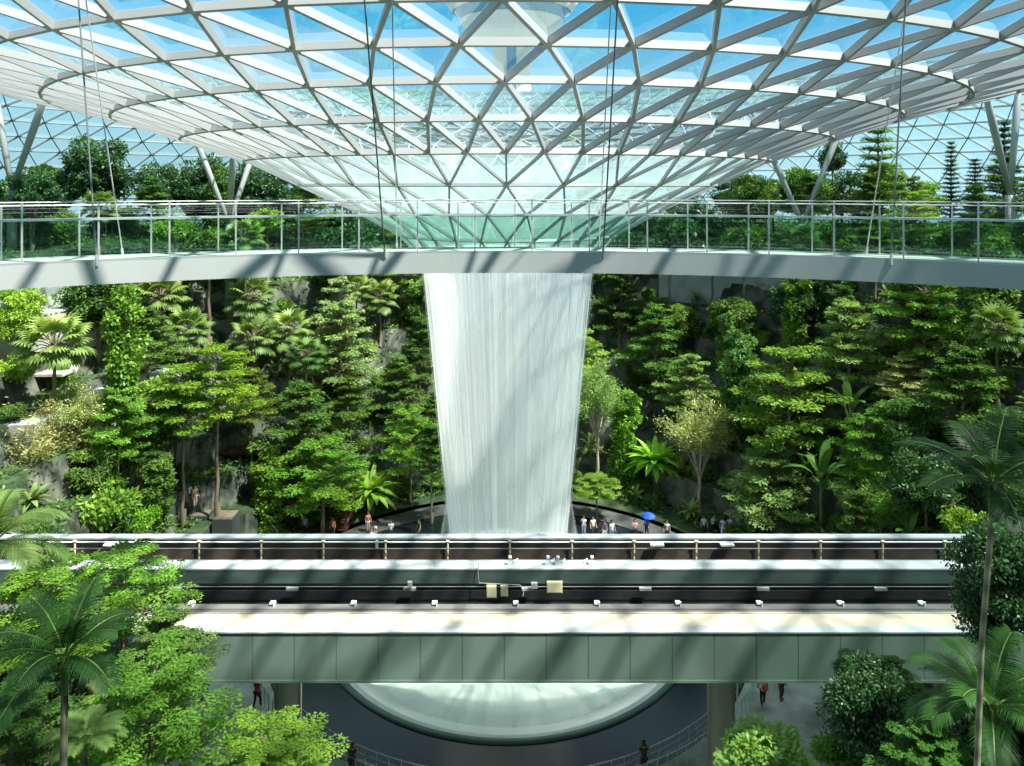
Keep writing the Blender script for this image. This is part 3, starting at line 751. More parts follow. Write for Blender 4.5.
# filling the slope, row by row
ORD = ['first', 'second', 'third', 'fourth', 'fifth', 'sixth', 'seventh', 'eighth', 'ninth', 'tenth', 'eleventh', 'twelfth', 'thirteenth', 'fourteenth', 'fifteenth', 'sixteenth']
ROWS = [(24.5, 'lowest'), (29.5, 'second lowest'), (34.5, 'middle'), (39.5, 'second highest'), (45, 'highest'), (52, 'rim')]
KDESC = {'layered_tree': 'layered tree', 'broadleaf_tree': 'broadleaf tree', 'climber_clad_tree': 'climber clad trunk', 'feathery_tree': 'feathery tree', 'fan_palm': 'fan palm', 'conifer_tree': 'conifer'}
TINTW = [((.7, .85, .75), 'dark'), (G1, 'green'), ((1.2, 1.15, .9), 'light'), ((.85, 1, 1.05), 'bluish')]
for ri, (r0, rn) in enumerate(ROWS):
    for side in (-1, 1):
        n = int((ri*1.3+9)); idx = 0
        for k in range(n):
            a = math.radians(side*(5 + k*(100.0/n) + rnd.uniform(-2, 2))); r = r0+rnd.uniform(-1.6, 1.6)
            x = AX+r*math.sin(a); y = AY+r*math.cos(a); px = CX+F*x/y
            if px < -90 or px > 1110: continue
            if px < 118 and 1 <= ri <= 4: continue
            if 690 < px < 790 and ri == 4: continue
            if 165 < px < 265 and ri <= 1: continue
            if 238 < px < 302 and ri in (2, 3): continue
            w = rnd.uniform(4.2, 6.5); h = rnd.uniform(3.6, 6.5); z = ground(x, y)+h
            if ri == 5: h = rnd.uniform(4.5, 6.5); z = ground(x, y)+h
            if ri == 0 and abs(px-508) < 95: h = 4.2; w = 3.6; z = ground(x, y)+h
            if any((x-o[0])**2+(y-o[1])**2+(z-o[2])**2 < (.55*(o[3]+w/2))**2 for o in OCC): continue
            kit = rnd.choice(['tier', 'tier4', 'tier2', 'broad', 'broad2', 'broad', 'column2', 'tier4', 'fan', 'tier3', 'broad2', 'tier'])
            if kit == 'column2': w *= .5
            tint, tw = TINTW[rnd.randrange(4)]
            lab = '%s %s, %s slope row, %s out from the waterfall on its %s' % (tw, KDESC[kname(kit)], rn, ORD[idx], 'left' if side < 0 else 'right')
            plant(kit, Vector((x, y, z)), w, lab, 'trees filling the %s row' % rn, tint, rnd.uniform(.85, 1.1)); idx += 1
# shrubs on every terrace
for ri in range(9):
    for side in (-1, 1):
        idx = 0
        for k in range(15):
            r = 21.5+ri*2.62+rnd.uniform(-.3, .3); a = math.radians(side*(4+k*7.2+rnd.uniform(-2, 2)))
            x = AX+r*math.sin(a); y = AY+r*math.cos(a); px = CX+F*x/y
            if px < -60 or px > 1080: continue
            if px < 120 and rnd.random() < .5: continue
            if 150 < px < 262 and ri < 3: continue
            kit = rnd.choice(['shrub', 'shrub2', 'shrubdark', 'shrub', 'rosette2', 'banana'])
            w = rnd.uniform(1.8, 3.2); z = ground(x, y)+w*.32
            cat = KINDNAME[[q for q in KINDNAME if kit.startswith(q)][0]].replace('_', ' ')
            if idx >= 16: continue
            plant(kit, Vector((x, y, z)), w, 'low %s on terrace %s, %s out from the waterfall on its %s' % (cat, ORD[ri].replace('first', 'one').replace('second', 'two').replace('third', 'three'), ORD[idx], 'left' if side < 0 else 'right'),
                  'understorey plants on the terraces', rnd.choice([G1, DRK, LT, BLU]), rnd.uniform(.8, 1.2)); idx += 1

# undergrowth no one could count
def undergrowth():
    L = Leaves(); P = []; T = []
    n = 0
    while n < 95000:
        a = math.radians(NR.uniform(-112, 112)); r = NR.uniform(20.5, 60)
        x = AX+r*math.sin(a); y = AY+r*math.cos(a); px = CX+F*x/y
        if px < -80 or px > 1100: continue
        cl = math.sin(x*1.3+y*.7)+math.sin(y*1.1-x*.5)
        lim = .2 if px > 130 else 1.2
        if cl < lim-1.0 and NR.rand() < .8: continue
        if 150 < px < 265 and r < 26: continue
        P.append((x, y, ground(x, y)+NR.uniform(-.5, .45))); n += 1
    k = 0
    while k < 30000:
        a = math.radians(NR.uniform(-50, 50)); r = NR.uniform(48, 79)
        x = AX+r*math.sin(a); y = AY+r*math.cos(a); P.append((x, y, ground(x, y)+NR.uniform(0, 1.3)*(1+math.sin(x*.9)*math.sin(y*.8)))); k += 1; n += 1
    P = np.array(P)
    D = unit(n); D[:, 2] = abs(D[:, 2])*.6
    L.add(P, D, unit(n)*.6+np.array([0, -.4, .8]), NR.uniform(.2, .5, n), .17, NR.uniform(0, .75, n))
    o = link('undergrowth', L.mesh('undergrowth', 'leaf')); tag(o, 'low leafy ground cover spread over the planted terraces', 'undergrowth', None, 'stuff')
    # near slope
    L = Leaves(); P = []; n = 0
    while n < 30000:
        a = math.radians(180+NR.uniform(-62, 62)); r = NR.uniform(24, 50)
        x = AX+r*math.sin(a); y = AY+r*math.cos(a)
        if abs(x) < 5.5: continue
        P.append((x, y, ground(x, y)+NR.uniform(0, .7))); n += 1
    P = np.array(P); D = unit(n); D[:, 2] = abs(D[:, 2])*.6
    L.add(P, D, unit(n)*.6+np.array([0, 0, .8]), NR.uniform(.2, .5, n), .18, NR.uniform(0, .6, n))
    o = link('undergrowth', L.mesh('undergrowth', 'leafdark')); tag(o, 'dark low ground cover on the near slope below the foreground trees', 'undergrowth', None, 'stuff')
undergrowth()

# ------------------------------------------------------------------ WATERFALL and basin
def waterfall():
    root = empty('waterfall', (AX, AY, -2), 'broad white veil of falling water pouring from the funnel in the glass roof', 'waterfall')
    def R(z): return 3.68+(max(0, z)/25.2)**1.1*2.38
    def shell(name, k, mat, n=220, seed=0, amp=.05, z0=-1.2, z1=25.1, rf=None):
        r = random.Random(seed); ph = [r.random()*7 for _ in range(6)]
        prof = [z1+(z0-z1)*i/40 for i in range(41)]; V, Fc = [], []
        for z in prof:
            d = 1-(z-z0)/(z1-z0)
            for q in range(n):
                t = 2*PI*q/n
                w = amp*(math.sin(9*t+ph[0])+.7*math.sin(23*t+ph[1]+z*.02)+.6*math.sin(41*t+ph[2])+.5*math.sin(67*t+ph[3]))*(.3+d)
                rr = (rf(z) if rf else R(z)*k)+w
                V.append((rr*math.cos(t), rr*math.sin(t), z+2))
        for i in range(40):
            for q in range(n):
                q2 = (q+1) % n; Fc.append((i*n+q, (i+1)*n+q, (i+1)*n+q2, i*n+q2))
        me = bpy.data.meshes.new(name); me.from_pydata(V, [], Fc); me.update(); me.materials.append(mat)
        me.polygons.foreach_set('use_smooth', [True]*len(me.polygons)); link(name, me, root)
    shell('water_veil', 1.0, watermat('outer water veil', .20, .50, 55, .05), seed=1)
    shell('water_veil', .95, watermat('middle water veil', .10, .52, 30, .04), seed=2)
    shell('water_veil', .88, watermat('inner water veil', .06, .45, 70, .06), seed=3)
    shell('fine_spray', 1.02, watermat('fine spray', .0, .13, 40, .05), seed=5, amp=.05)
    shell('spray', 1, watermat('spray', .0, .16, 5, .3), seed=4, amp=.12, z0=-1.2, z1=9, rf=lambda z: 4.3+.9*(1-z/9)**1.5*2 if z < 9 else 4.3)
waterfall()
basin = empty('water_basin', (AX, AY, -.1), 'round white basin that catches the waterfall under the guideway', 'basin')
MB().lathe([(12.4, .08), (12.1, .10), (11.9, 0), (10.8, -.5), (8.9, -.95), (8.6, -1.25), (6, -2.0), (3.6, -3.0), (0.2, -3.2)], 128).build('bowl', 'acrylic', basin, True)
MB().lathe([(12.75, -.02), (12.75, .12), (12.4, .16), (12.3, .06)], 128).build('rim', 'panel', basin, True)
MB().lathe([(10.7, -.5), (0.1, -.46)], 96).build('pool_water', watermat('pool water', .35, .8, 10, .3, (.80, .93, .88)), basin, True)

def ring_rail(name, r, z0, h, label, mat, posts, wires, a0, a1):
    root = empty(name, (AX, AY, z0), label, 'railing'); n = posts
    for k in range(n):
        t = a0+(a1-a0)*k/(n-1)
        MB().tube([(r*math.cos(t), r*math.sin(t), 0), (r*math.cos(t), r*math.sin(t), h)], .022, 6).build('post', 'stainless', root)
    for w in wires:
        pts = [(r*math.cos(a0+(a1-a0)*k/140), r*math.sin(a0+(a1-a0)*k/140), w) for k in range(141)]
        MB().tube(pts, .022 if w == max(wires) else .008, 6).build('handrail' if w == max(wires) else 'wire', 'stainless', root)
    if mat:
        MB().lathe([(r-.04, .08), (r-.04, h-.12)], 140, (0, 0, 0), a0, a1).build('glass_panel', mat, root)
ring_rail('plaza_railing', 16.2, -.02, 1.1, 'curved thin steel wire railing around the dark wet floor of the basin', None, 72, [.4, .75, 1.1], PI, 2*PI)
ring_rail('glass_railing', 17.1, 0, 1.15, 'curved glass railing with steel handrail along the pale plaza', 'clearrail', 40, [1.15], -PI*.45, PI*.02)
ring_rail('glass_railing', 17.1, 0, 1.15, 'curved glass railing with steel handrail beside the left guideway column', 'clearrail', 40, [1.15], PI*.98, PI*1.45)

# ------------------------------------------------------------------ GUIDEWAYS
XL, XR = -43.0, 43.0
def guideway_near():
    root = empty('rail_guideway', (0, 33.6, 7.8), 'nearer concrete train guideway with grey green cladding and cream walkway', 'guideway')
    z = 2.2                                                # cap height above root (world 10)
    pw = 1.882; x = -23*pw-.35
    i = 0
    while x < XR:
        b = MB().box(x+.012, x+pw-.012, 0, .10, .0, z-.06); b.build('cladding_panel', 'panel', root); x += pw
    MB().box(XL, XR, .03, .14, .01, z-.07).build('panel_backing', 'dark', root)
    MB().box(XL, XR, -.05, .42, z-.06, z).build('parapet_cap', 'parapet', root)
    MB().box(XL, XR, .42, 1.45, z-.30, z-.03).build('walkway', 'cream', root)
    MB().box(XL, XR, -.02, .25, -.10, .02).build('soffit_edge', 'panel', root)
    MB().box(XL, XR, 1.32, 1.45, z-1.6, z-.3).build('walkway_wall', 'trough', root)
    MB().box(XL, XR, .12, 5.9, -.1, .35).build('track_bed', 'trough', root)
    # near guide beam
    b = MB().box(XL, XR, 2.15, 2.55, z-.42, z-.20); b.box(XL, XR, 2.05, 2.14, z-.30, z-.24); b.build('guide_beam', 'rail', root)
    MB().box(XL, XR, 1.70, 1.76, z-.16, z-.12).build('edge_rail', 'cream', root)
    for k in range(21):
        x = XL+4.2+k*3.9
        b = MB().box(x-.09, x+.09, 2.5, 2.7, z-.5, z-.10); b.box(x-.14, x+.10, 2.35, 2.6, z-.12, z-.05); b.box(x+.06, x+.11, 2.3, 2.4, z-.25, z+.02); b.build('rail_clamp', 'white', root)
        MB().box(x-.06, x+.06, 2.2, 2.5, .3, z-.4).build('beam_support', 'dark', root)
    # conductor line on the far side
    b = MB().tube([(XL, 5.35, z-.86), (XR, 5.35, z-.86)], .013, 6); b.build('conductor_rail', 'stainless', root)
    for k in range(11):
        x = -30+k*6.1
        MB().box(x, x+.62, 5.2, 5.4, z-1.0, z-.87).build('rail_joint', 'stainless', root)
def guideway_far():
    root = empty('rail_guideway', (0, 39.1, 7.8), 'farther concrete train guideway with dark green inner wall and pipe rails before the waterfall', 'guideway')
    z = 2.2
    MB().box(XL, XR, 0.02, .25, z-.78, z-.06).build('inner_wall', 'greenwall', root)
    MB().box(XL, XR, 0, .86, z-.08, z).build('parapet_cap', 'parapet', root)
    MB().box(XL, XR, 0.1, 3.9, -.1, z-1.2).build('girder', 'trough', root)
    MB().box(XL, XR, .3, 3.4, z-1.2, z-1.15).build('track_bed', 'brown', root)
    b = MB().box(XL, XR, 1.05, 1.25, z-.35, z-.14); b.build('guide_beam', 'rail', root)
    MB().box(XL, XR, 3.05, 3.3, z-1.1, z-.5).build('inner_lip', 'brown', root)
    MB().tube([(XL, 2.95, z-.02), (XR, 2.95, z-.02)], .045, 8).build('pipe_rail', 'white', root)
    MB().tube([(XL, 2.75, z-.30), (XR, 2.75, z-.30)], .03, 8).build('pipe_rail', 'rail', root)
    for k in range(24):
        x = -38.4+k*3.48
        b = MB().tube([(x, 2.9, z-1.2), (x, 2.9, z+.06)], .05, 8); b.tube([(x-.09, 2.9, z+.05), (x+.09, 2.9, z+.05)], .07, 8); b.build('rail_post', 'cabinet', root)
    MB().box(XL, XR, 3.40, 3.62, -.1, z-.05).build('outer_wall', 'trough', root)
    MB().box(XL, XR, 3.36, 3.86, z-.07, z+.02).build('parapet_cap', 'parapet', root)
    b = MB()
    for x in (7.7, 11.6, -22.7, 28): b.box(x, x+.75, 2.5, 2.9, z-.05, z+.03)
    b.build('junction_tray', 'white', root)
guideway_near(); guideway_far()
def sig(px, lab):
    p = at(px, 566, 39.4); r = empty('signal_post', (p.x, 39.45, 10.0), lab, 'signal', 'signal posts on the guideway')
    MB().tube([(0, 0, 0), (0, 0, .38)], .02, 6).build('post', 'white', r)
    MB().lathe([(.0, .34), (.07, .36), (.10, .42), (.08, .49), (.0, .52)], 12).build('lamp_head', 'white', r, True)
for px, lab in ((510, 'round headed white signal post farthest left on the guideway parapet'), (548, 'round headed signal post left of the close pair'), (558, 'round headed signal post right of the close pair'), (592, 'round headed white signal post on its own farthest right')): sig(px, lab)
def cab(x0, x1, y0, y1, d, lab, mat='cabinet'):
    a = at(x0, y1, d); b = at(x1, y0, d); r = empty('cable_box', ((a.x+b.x)/2, d, a.z), lab, 'box', 'boxes on the track wall')
    w = (b.x-a.x)/2; h = b.z-a.z
    MB().box(-w, w, 0, .12, 0, h).build('housing', mat, r); MB().box(-w*.88, w*.88, -.015, 0, h*.07, h*.93).build('door', mat, r)
cab(486.5, 496.5, 586, 598, 38.7, 'square cream box farthest left on the track wall')
cab(500.5, 508, 586, 596.5, 38.7, 'smaller cream box next to the square one')
cab(547, 562.5, 582, 593, 38.7, 'largest cream box on the track wall')
cab(531, 537.5, 583, 589, 38.7, 'tiny grey box left of the largest cream box', 'stainless')
cab(407.5, 412, 582, 588, 38.7, 'tiny grey box alone on the left part of the track wall', 'stainless')
cab(375.5, 378, 541, 549, 42.0, 'small white box on the pipe rail left of the waterfall', 'white')
for px, w, lab in ((516, 6, 'left'), (553, 5, 'middle'), (564, 4, 'third'), (586, 5, 'right')):
    p = at(px, 562, 39.6); r = empty('sensor_block', (p.x, 39.7, 10.0), 'small white sensor block %s of four on the guideway parapet' % lab, 'sensor', 'sensors on the guideway')
    b = MB().box(-w*.02, w*.02, -.08, .08, 0, .12); b.beam((-w*.02, 0, .1), (w*.02, .05, .2), .05, .05); b.build('housing', 'white', r)
# cable drooping over the wall
p0 = at(479, 562, 39.05); B = MB(); B.tube([p0, at(478, 572, 39.0), at(479, 583, 38.9), at(500, 584, 38.9), at(520, 585, 38.8), at(524, 590, 38.7), at(523, 596, 38.6)], .02, 6)
tag(B.build('cable', 'stainless'), 'thin white cable hanging down the dark green track wall', 'cable')

def column(px, lab, d=35.6, r=.64):
    x = (px-CX)/F*d; o = empty('support_column', (x, d, 0), lab, 'column', 'round columns carrying the guideway')
    MB().lathe([(r*1.05, 0), (r*1.05, .1), (r, .14), (r, 7.45), (r*1.25, 7.7)], 32).build('shaft', 'column', o, True)
    MB().tube([(r+.05, -.25, .1), (r+.05, -.25, 7.6)], .04, 6).build('drain_pipe', 'stainless', o)
column(288, 'round grey green column under the guideway left of the basin')
column(721, 'round grey green column under the guideway right of the basin')
for px in (60, 950):
    column(px, 'round column carrying the %s end of the guideway, hidden among trees' % ('left' if px < 500 else 'right'), 36.5)

# ------------------------------------------------------------------ CANOPY BRIDGE
def bridge():
    RB, CYB = 27.0, -2.0; ZD = 27.70
    root = empty('canopy_bridge', (0, 25, ZD), 'long curved pedestrian bridge with glass balustrades crossing in front of the roof funnel', 'bridge')
    def P(r, a, z): return (r*math.sin(a), CYB+r*math.cos(a)-25, z-ZD)
    A = math.radians(50); n = 90
    def arcbox(name, r0, r1, z0, z1, mat):
        V, Fc = [], []
        for k in range(n+1):
            a = -A+2*A*k/n
            V += [P(r0, a, z0), P(r1, a, z0), P(r1, a, z1), P(r0, a, z1)]
        for k in range(n):
            b = 4*k
            for j in range(4):
                j2 = (j+1) % 4; Fc.append((b+j, b+j2, b+4+j2, b+4+j))
        Fc += [(3, 2, 1, 0), (4*n, 4*n+1, 4*n+2, 4*n+3)]
        me = bpy.data.meshes.new(name); me.from_pydata(V, [], Fc); me.update(); me.materials.append(M[mat]); return link(name, me, root)
    # box girder with sloping lower face
    arcbox('fascia', RB, RB+.12, ZD-.63, ZD+.04, 'bridge')
    arcbox('deck', RB+.12, RB+2.3, ZD-.12, ZD, 'deck')
    arcbox('girder', RB+.12, RB+2.3, ZD-.60, ZD-.12, 'bridge')
    arcbox('fascia', RB+2.3, RB+2.42, ZD-.5, ZD+.04, 'bridge')
    arcbox('kerb', RB+.0, RB+.16, ZD+.04, ZD+.10, 'stainless')
    arcbox('handrail', RB-.02, RB+.14, ZD+1.27, ZD+1.33, 'stainless')
    arcbox('handrail', RB+2.28, RB+2.40, ZD+1.2, ZD+1.25, 'stainless')
    da = 1.90/RB
    for side, rr, top, ph in ((0, RB+.05, 1.80, .35), (1, RB+2.33, 1.66, .05)):
        k0 = int(A/da)
        for k in range(-k0, k0+1):
            a = (k+ph)*da
            if abs(a) > A: continue
            MB().beam(P(rr, a, ZD-.02), P(rr, a, ZD+top), .05, .07, (math.sin(a), math.cos(a), 0)).build('post', 'stainless', root)
            a2 = a+da
            V = [P(rr, a+.002, ZD+.1), P(rr, a2-.002, ZD+.1), P(rr, a2-.002, ZD+1.25), P(rr, a+.002, ZD+1.25)]
            V += [P(rr+.015, a+.002, ZD+.1), P(rr+.015, a2-.002, ZD+.1), P(rr+.015, a2-.002, ZD+1.25), P(rr+.015, a+.002, ZD+1.25)]
            me = bpy.data.meshes.new('glass_panel'); me.from_pydata(V, [], [(0, 1, 2, 3), (7, 6, 5, 4), (0, 4, 5, 1), (2, 6, 7, 3), (1, 5, 6, 2), (0, 3, 7, 4)]); me.update(); me.materials.append(M['railglass'])
            if side == 0 or True: link('glass_panel', me, root)
        for j, zz in enumerate((1.44, 1.56, 1.68, top)):
            pts = [P(rr, -A+2*A*q/n, ZD+zz) for q in range(n+1)]
            MB().tube(pts, .02 if j == 3 else .004, 6).build('top_rail' if j == 3 else 'rail_wire', 'stainless' if j == 3 else 'cable', root)
    return RB, CYB, ZD
RB, CYB, ZD = bridge()
def bridge_pt(px, r):
    t = (px-CX)/F                       # x = t*y ; x^2+(y-CYB)^2=r^2
    a = 1+t*t; b = -2*CYB; c = CYB*CYB-r*r
    y = (-b+math.sqrt(b*b-4*a*c))/(2*a); return Vector((t*y, y, ZD))
def roof_hit(px, py):
    d = 2.0
    while d < 140:
        p = at(px, py, d); r = math.hypot(p.x-AX, p.y-AY)
        if r > 6.2 and p.z >= roof_z(r)-.1 and d > 8: return p
        d += .05
    return at(px, py, 40)
CAB = [(78, 97, RB, 1, 'dark suspension cable at the outer left of the bridge'), (85, 123, RB+2.35, 0, 'pale suspension cable slanting beside the outer left dark one'),
       (364, 385, RB, 1, 'dark suspension cable on the left of the funnel centre'), (392, 397, RB+2.35, 0, 'pale suspension cable just right of the left centre dark one'),
       (618, 603, RB, 1, 'dark suspension cable on the right of the funnel centre'), (611, 599, RB+2.35, 0, 'pale suspension cable close to the right centre dark one'),
       (906, 891, RB, 1, 'dark suspension cable at the outer right of the bridge'), (908, 866, RB+2.35, 0, 'pale suspension cable slanting beside the outer right dark one')]
for x0, x1, r, dk, lab in CAB:
    b = bridge_pt(x1, r); t = roof_hit(x0, -6)
    o = empty('suspension_cable', tuple(b), lab, 'cable', 'cables holding up the bridge')
    MB().tube([(0, 0, 0), tuple(t-b)], .026 if dk else .02, 8).build('rod', 'cable' if dk else 'stainless', o)
    MB().tube([(0, 0, -.1), tuple((t-b)*.03)], .045, 8).build('socket', 'stainless', o)
    MB().tube([tuple((t-b)*.985), tuple(t-b)], .05, 8).build('roof_anchor', 'steelgrey', o)

# ------------------------------------------------------------------ forked roof columns
def strut_col(base_px, base_py, depth, tips, lab, rad=.34):
    b0 = at(base_px, base_py, depth); g = ground(b0.x, b0.y)
    o = empty('forked_column', (b0.x, b0.y, g-.1), lab, 'column', 'white steel columns carrying the roof')
    MB().tube([(0, 0, 0), (0, 0, b0.z-g+.1)], rad*1.2, 16).build('base', 'steel', o, True)
    for tx, ty, dd in tips:
        q = at(tx, ty, depth+dd); d = (q-b0).normalized(); e = b0.copy(); s = 0
        while s < 60:
            e = b0+d*s; r = math.hypot(e.x-AX, e.y-AY)
            if r < 80 and e.z > roof_z(r)-.05: break
            s += .1
        mid = (e-b0)*.55
        MB().tube([(0, 0, b0.z-g+.1), tuple(mid+Vector((0, 0, b0.z-g+.1))), tuple(e-b0+Vector((0, 0, b0.z-g+.1)))], [rad*.7, rad, rad*.6], 12).build('branch', 'steel', o, True)
strut_col(229, 224, 78, [(202, 155, 1), (247, 171, 3), (233, 160, -4)], 'white forked roof column rising behind the left half of the bridge')
strut_col(12, 190, 72, [(42, 105, -3), (-2, 110, 2)], 'white forked roof column at the left picture edge above the dark trees')
strut_col(802, 224, 80, [(776, 165, 1), (832, 150, 2)], 'white forked roof column rising behind the right half of the bridge')
strut_col(1010, 195, 70, [(986, 95, -3), (1018, 95, 2)], 'white forked roof column at the right picture edge beside the dark conifer')

# ------------------------------------------------------------------ control tower outside
def tower():
    D = 178.0; s = D/F; o = empty('control_tower', ((511.5-CX)*s, D, 22), 'cream airport control tower with round cab seen through the glass roof', 'tower')
    z = lambda py: EYE-(py-HY)*s-22
    MB().lathe([(4.7, 0), (4.55, z(36))], 40).build('shaft', 'tower', o, True)
    b = MB(); b.box(-1.1, 1.1, -4.75, -4.4, 0, z(38)); b.build('window_strip', 'towerglass', o)
    MB().lathe([(4.6, z(42)), (9.8, z(34)), (10.6, z(31)), (10.6, z(27)), (12.2, z(24)), (12.2, z(21))], 56).build('gallery', 'tower', o, True)
    MB().lathe([(12.0, z(21)), (13.6, z(13))], 56).build('lower_windows', 'towerglass', o, True)
    MB().lathe([(14.0, z(13)), (14.6, z(10)), (15.6, z(4)), (15.6, z(0))], 56).build('upper_gallery', 'tower', o, True)
    MB().lathe([(13.2, z(0)), (14.6, z(-16))], 56).build('cab_windows', 'towerglass', o, True)
    b = MB()
    for k in range(20):
        t = 2*PI*k/20; b.beam((13.3*math.cos(t), 13.3*math.sin(t), z(0)), (14.7*math.cos(t), 14.7*math.sin(t), z(-16)), .4, .4)
    b.build('mullions', 'tower', o)
    MB().lathe([(15.2, z(-16)), (15.6, z(-19)), (13, z(-22)), (0.1, z(-24))], 56).build('roof', 'tower', o, True)
tower()

# ------------------------------------------------------------------ walls, terraces, pavilions
def arc_wall(name, r0, r1, a0, a1, z0, z1, mat, lab, cat='wall', capmat=None):
    n = 24; V, Fc = [], []
    o = empty(name, (AX, AY, 0), lab, cat)
    def mk(nm, ra, rb, za, zb, m):
        V, Fc = [], []
        for k in range(n+1):
            a = math.radians(a0+(a1-a0)*k/n); s, c = math.sin(a), math.cos(a)
            V += [(ra*s, ra*c, za), (rb*s, rb*c, za), (rb*s, rb*c, zb), (ra*s, ra*c, zb)]
        for k in range(n):
            b = 4*k
            for j in range(4): Fc.append((b+j, b+(j+1) % 4, b+4+(j+1) % 4, b+4+j))
        Fc += [(3, 2, 1, 0), (4*n, 4*n+1, 4*n+2, 4*n+3)]
        me = bpy.data.meshes.new(nm); me.from_pydata(V, [], Fc); me.update(); me.materials.append(M[mat if m is None else m]); link(nm, me, o)
    mk('wall_face', r0, r1, z0, z1-.12, None); mk('coping', r0-.08, r1+.08, z1-.12, z1, capmat or 'concrete')
    return o
M['palestone'] = pbr('pale stone', (.50, .49, .44), .85, noise=.35, scale=.6, bump=.1)
arc_wall('retaining_wall', 38.8, 40.5, -98, -66, 12, 19.5, 'palestone', 'pale curved stone retaining wall on the left slope behind the tall fan palm')
arc_wall('retaining_wall', 33.0, 34.5, -92, -62, 7, 13.4, 'palestone', 'lower pale curved stone wall under the terrace with the glass opening')
arc_wall('retaining_wall', 43.5, 45, -96, -60, 14, 21.3, 'concrete', 'grey stone wall right under the bridge at the left end of the slope')
arc_wall('retaining_wall', 40.6, 42.4, 26, 47, 14, 21.8, 'concrete', 'dark concrete terrace wall under the bridge on the right hand slope')
arc_wall('retaining_wall', 44, 45.6, 50, 80, 14, 23, 'planter', 'dark rock face under the bridge at the right end of the slope')
# curved stair of stone steps
st = empty('stone_staircase', (0, 0, 0), 'curved grey stone staircase climbing the left slope', 'staircase')
for k in range(20):
    p = at(108-k*.3, 470-k*5.2, 62+k*.35)
    MB().box(p.x-2.0+.05*k, p.x+1.3, p.y, p.y+.62, p.z-1.6, p.z).build('step', 'palestone', st)
# glass opening
p = at(40, 400, 60.5); g = empty('glass_entrance', tuple(p-Vector((0, 0, 1.0))), 'blue glass entrance with steel frame in the pale stone terrace', 'entrance')
MB().box(-1.9, 1.9, 0, .06, .2, 3.0).build('glass_panel', 'towerglass', g)
b = MB()
for x in (-1.95, -.65, .65, 1.95): b.box(x-.05, x+.05, -.05, .1, 0, 3.1)
b.box(-2, 2, -.05, .1, 3.0, 3.12); b.build('frame', 'steelgrey', g)
MB().box(-2.6, 2.6, -1.3, .4, 3.2, 3.4).build('canopy', 'palestone', g)
MB().box(-3.2, 3.2, -2.2, 1, -1.0, 0.0).build('landing', 'palestone', g)
# ramp, planters and benches by the plaza
for x0, x1, y0, y1, d, lab in ((185, 207, 517, 540, 61, 'dark planter box with the twin layered trees'), (162, 182, 520, 542, 61, 'dark planter box left of the twin trees'), (212, 232, 520, 545, 60, 'pale planter kerb at the foot of the ramp')):
    a = at(x0, y1, d); b_ = at(x1, y0, d); o = empty('planter_box', ((a.x+b_.x)/2, d, 0), lab, 'planter')
    w = (b_.x-a.x)/2; h = max(.6, b_.z)
    MB().box(-w, w, 0, 1.8, 0, h).build('box', 'planter', o); MB().box(-w+.1, w-.1, .1, 1.7, h, h+.04).build('soil', 'bark', o)
rp = empty('ramp', (0, 0, 0), 'grey paved ramp with steel railing climbing left from the plaza', 'ramp')
a = at(262, 545, 62.0); b_ = at(222, 490, 68.5)
MB().beam(a, b_, 2.6, .2).build('ramp_slab', 'concrete', rp)
for s in (-1.3, 1.3):
    MB().tube([a+Vector((s, 0, 1.1)), b_+Vector((s, 0, 1.1))], .04, 6).build('handrail', 'stainless', rp)
    for k in range(9):
        q = a.lerp(b_, k/8)+Vector((s, 0, 0)); MB().tube([q, q+Vector((0, 0, 1.1))], .025, 5).build('post', 'stainless', rp)
def pavilion(px, py, d, w, lab, h=2.6, mat='timber'):
    p = at(px, py, d); g = ground(p.x, p.y); o = empty('timber_pavilion', (p.x, p.y, min(g, p.z-h)), lab, 'pavilion')
    z0 = max(0, p.z-h-min(g, p.z-h))
    MB().box(-w/2, w/2, -1, 1.6, z0-.12, z0+.15).build('platform', mat, o)
    MB().box(-w/2-.3, w/2+.3, -1.3, 1.9, z0+h, z0+h+.22).build('roof', mat, o)
    for x in (-w/2+.1, w/2-.1):
        for y in (-.9, 1.5): MB().box(x-.07, x+.07, y-.07, y+.07, 0, z0+h).build('post', mat, o)
    MB().box(-w/2, w/2, 1.4, 1.5, z0+.15, z0+1.2).build('back_panel', mat, o)
    MB().box(-w/2, w/2, -1.0, -.95, z0+.9, z0+1.0).build('rail', mat, o)
pavilion(318, 208, 96, 8, 'red brown timber pavilion behind the bridge at the left edge of the funnel')
pavilion(748, 212, 98, 6, 'red brown timber pavilion behind the bridge right of the funnel')
pavilion(222, 345, 78, 3.5, 'red brown timber deck high among the palms on the left slope')
pavilion(232, 450, 68, 7, 'red brown timber deck behind the twin layered trees')
pavilion(318, 497, 66, 5.5, 'low red brown timber deck under the wide layered tree')

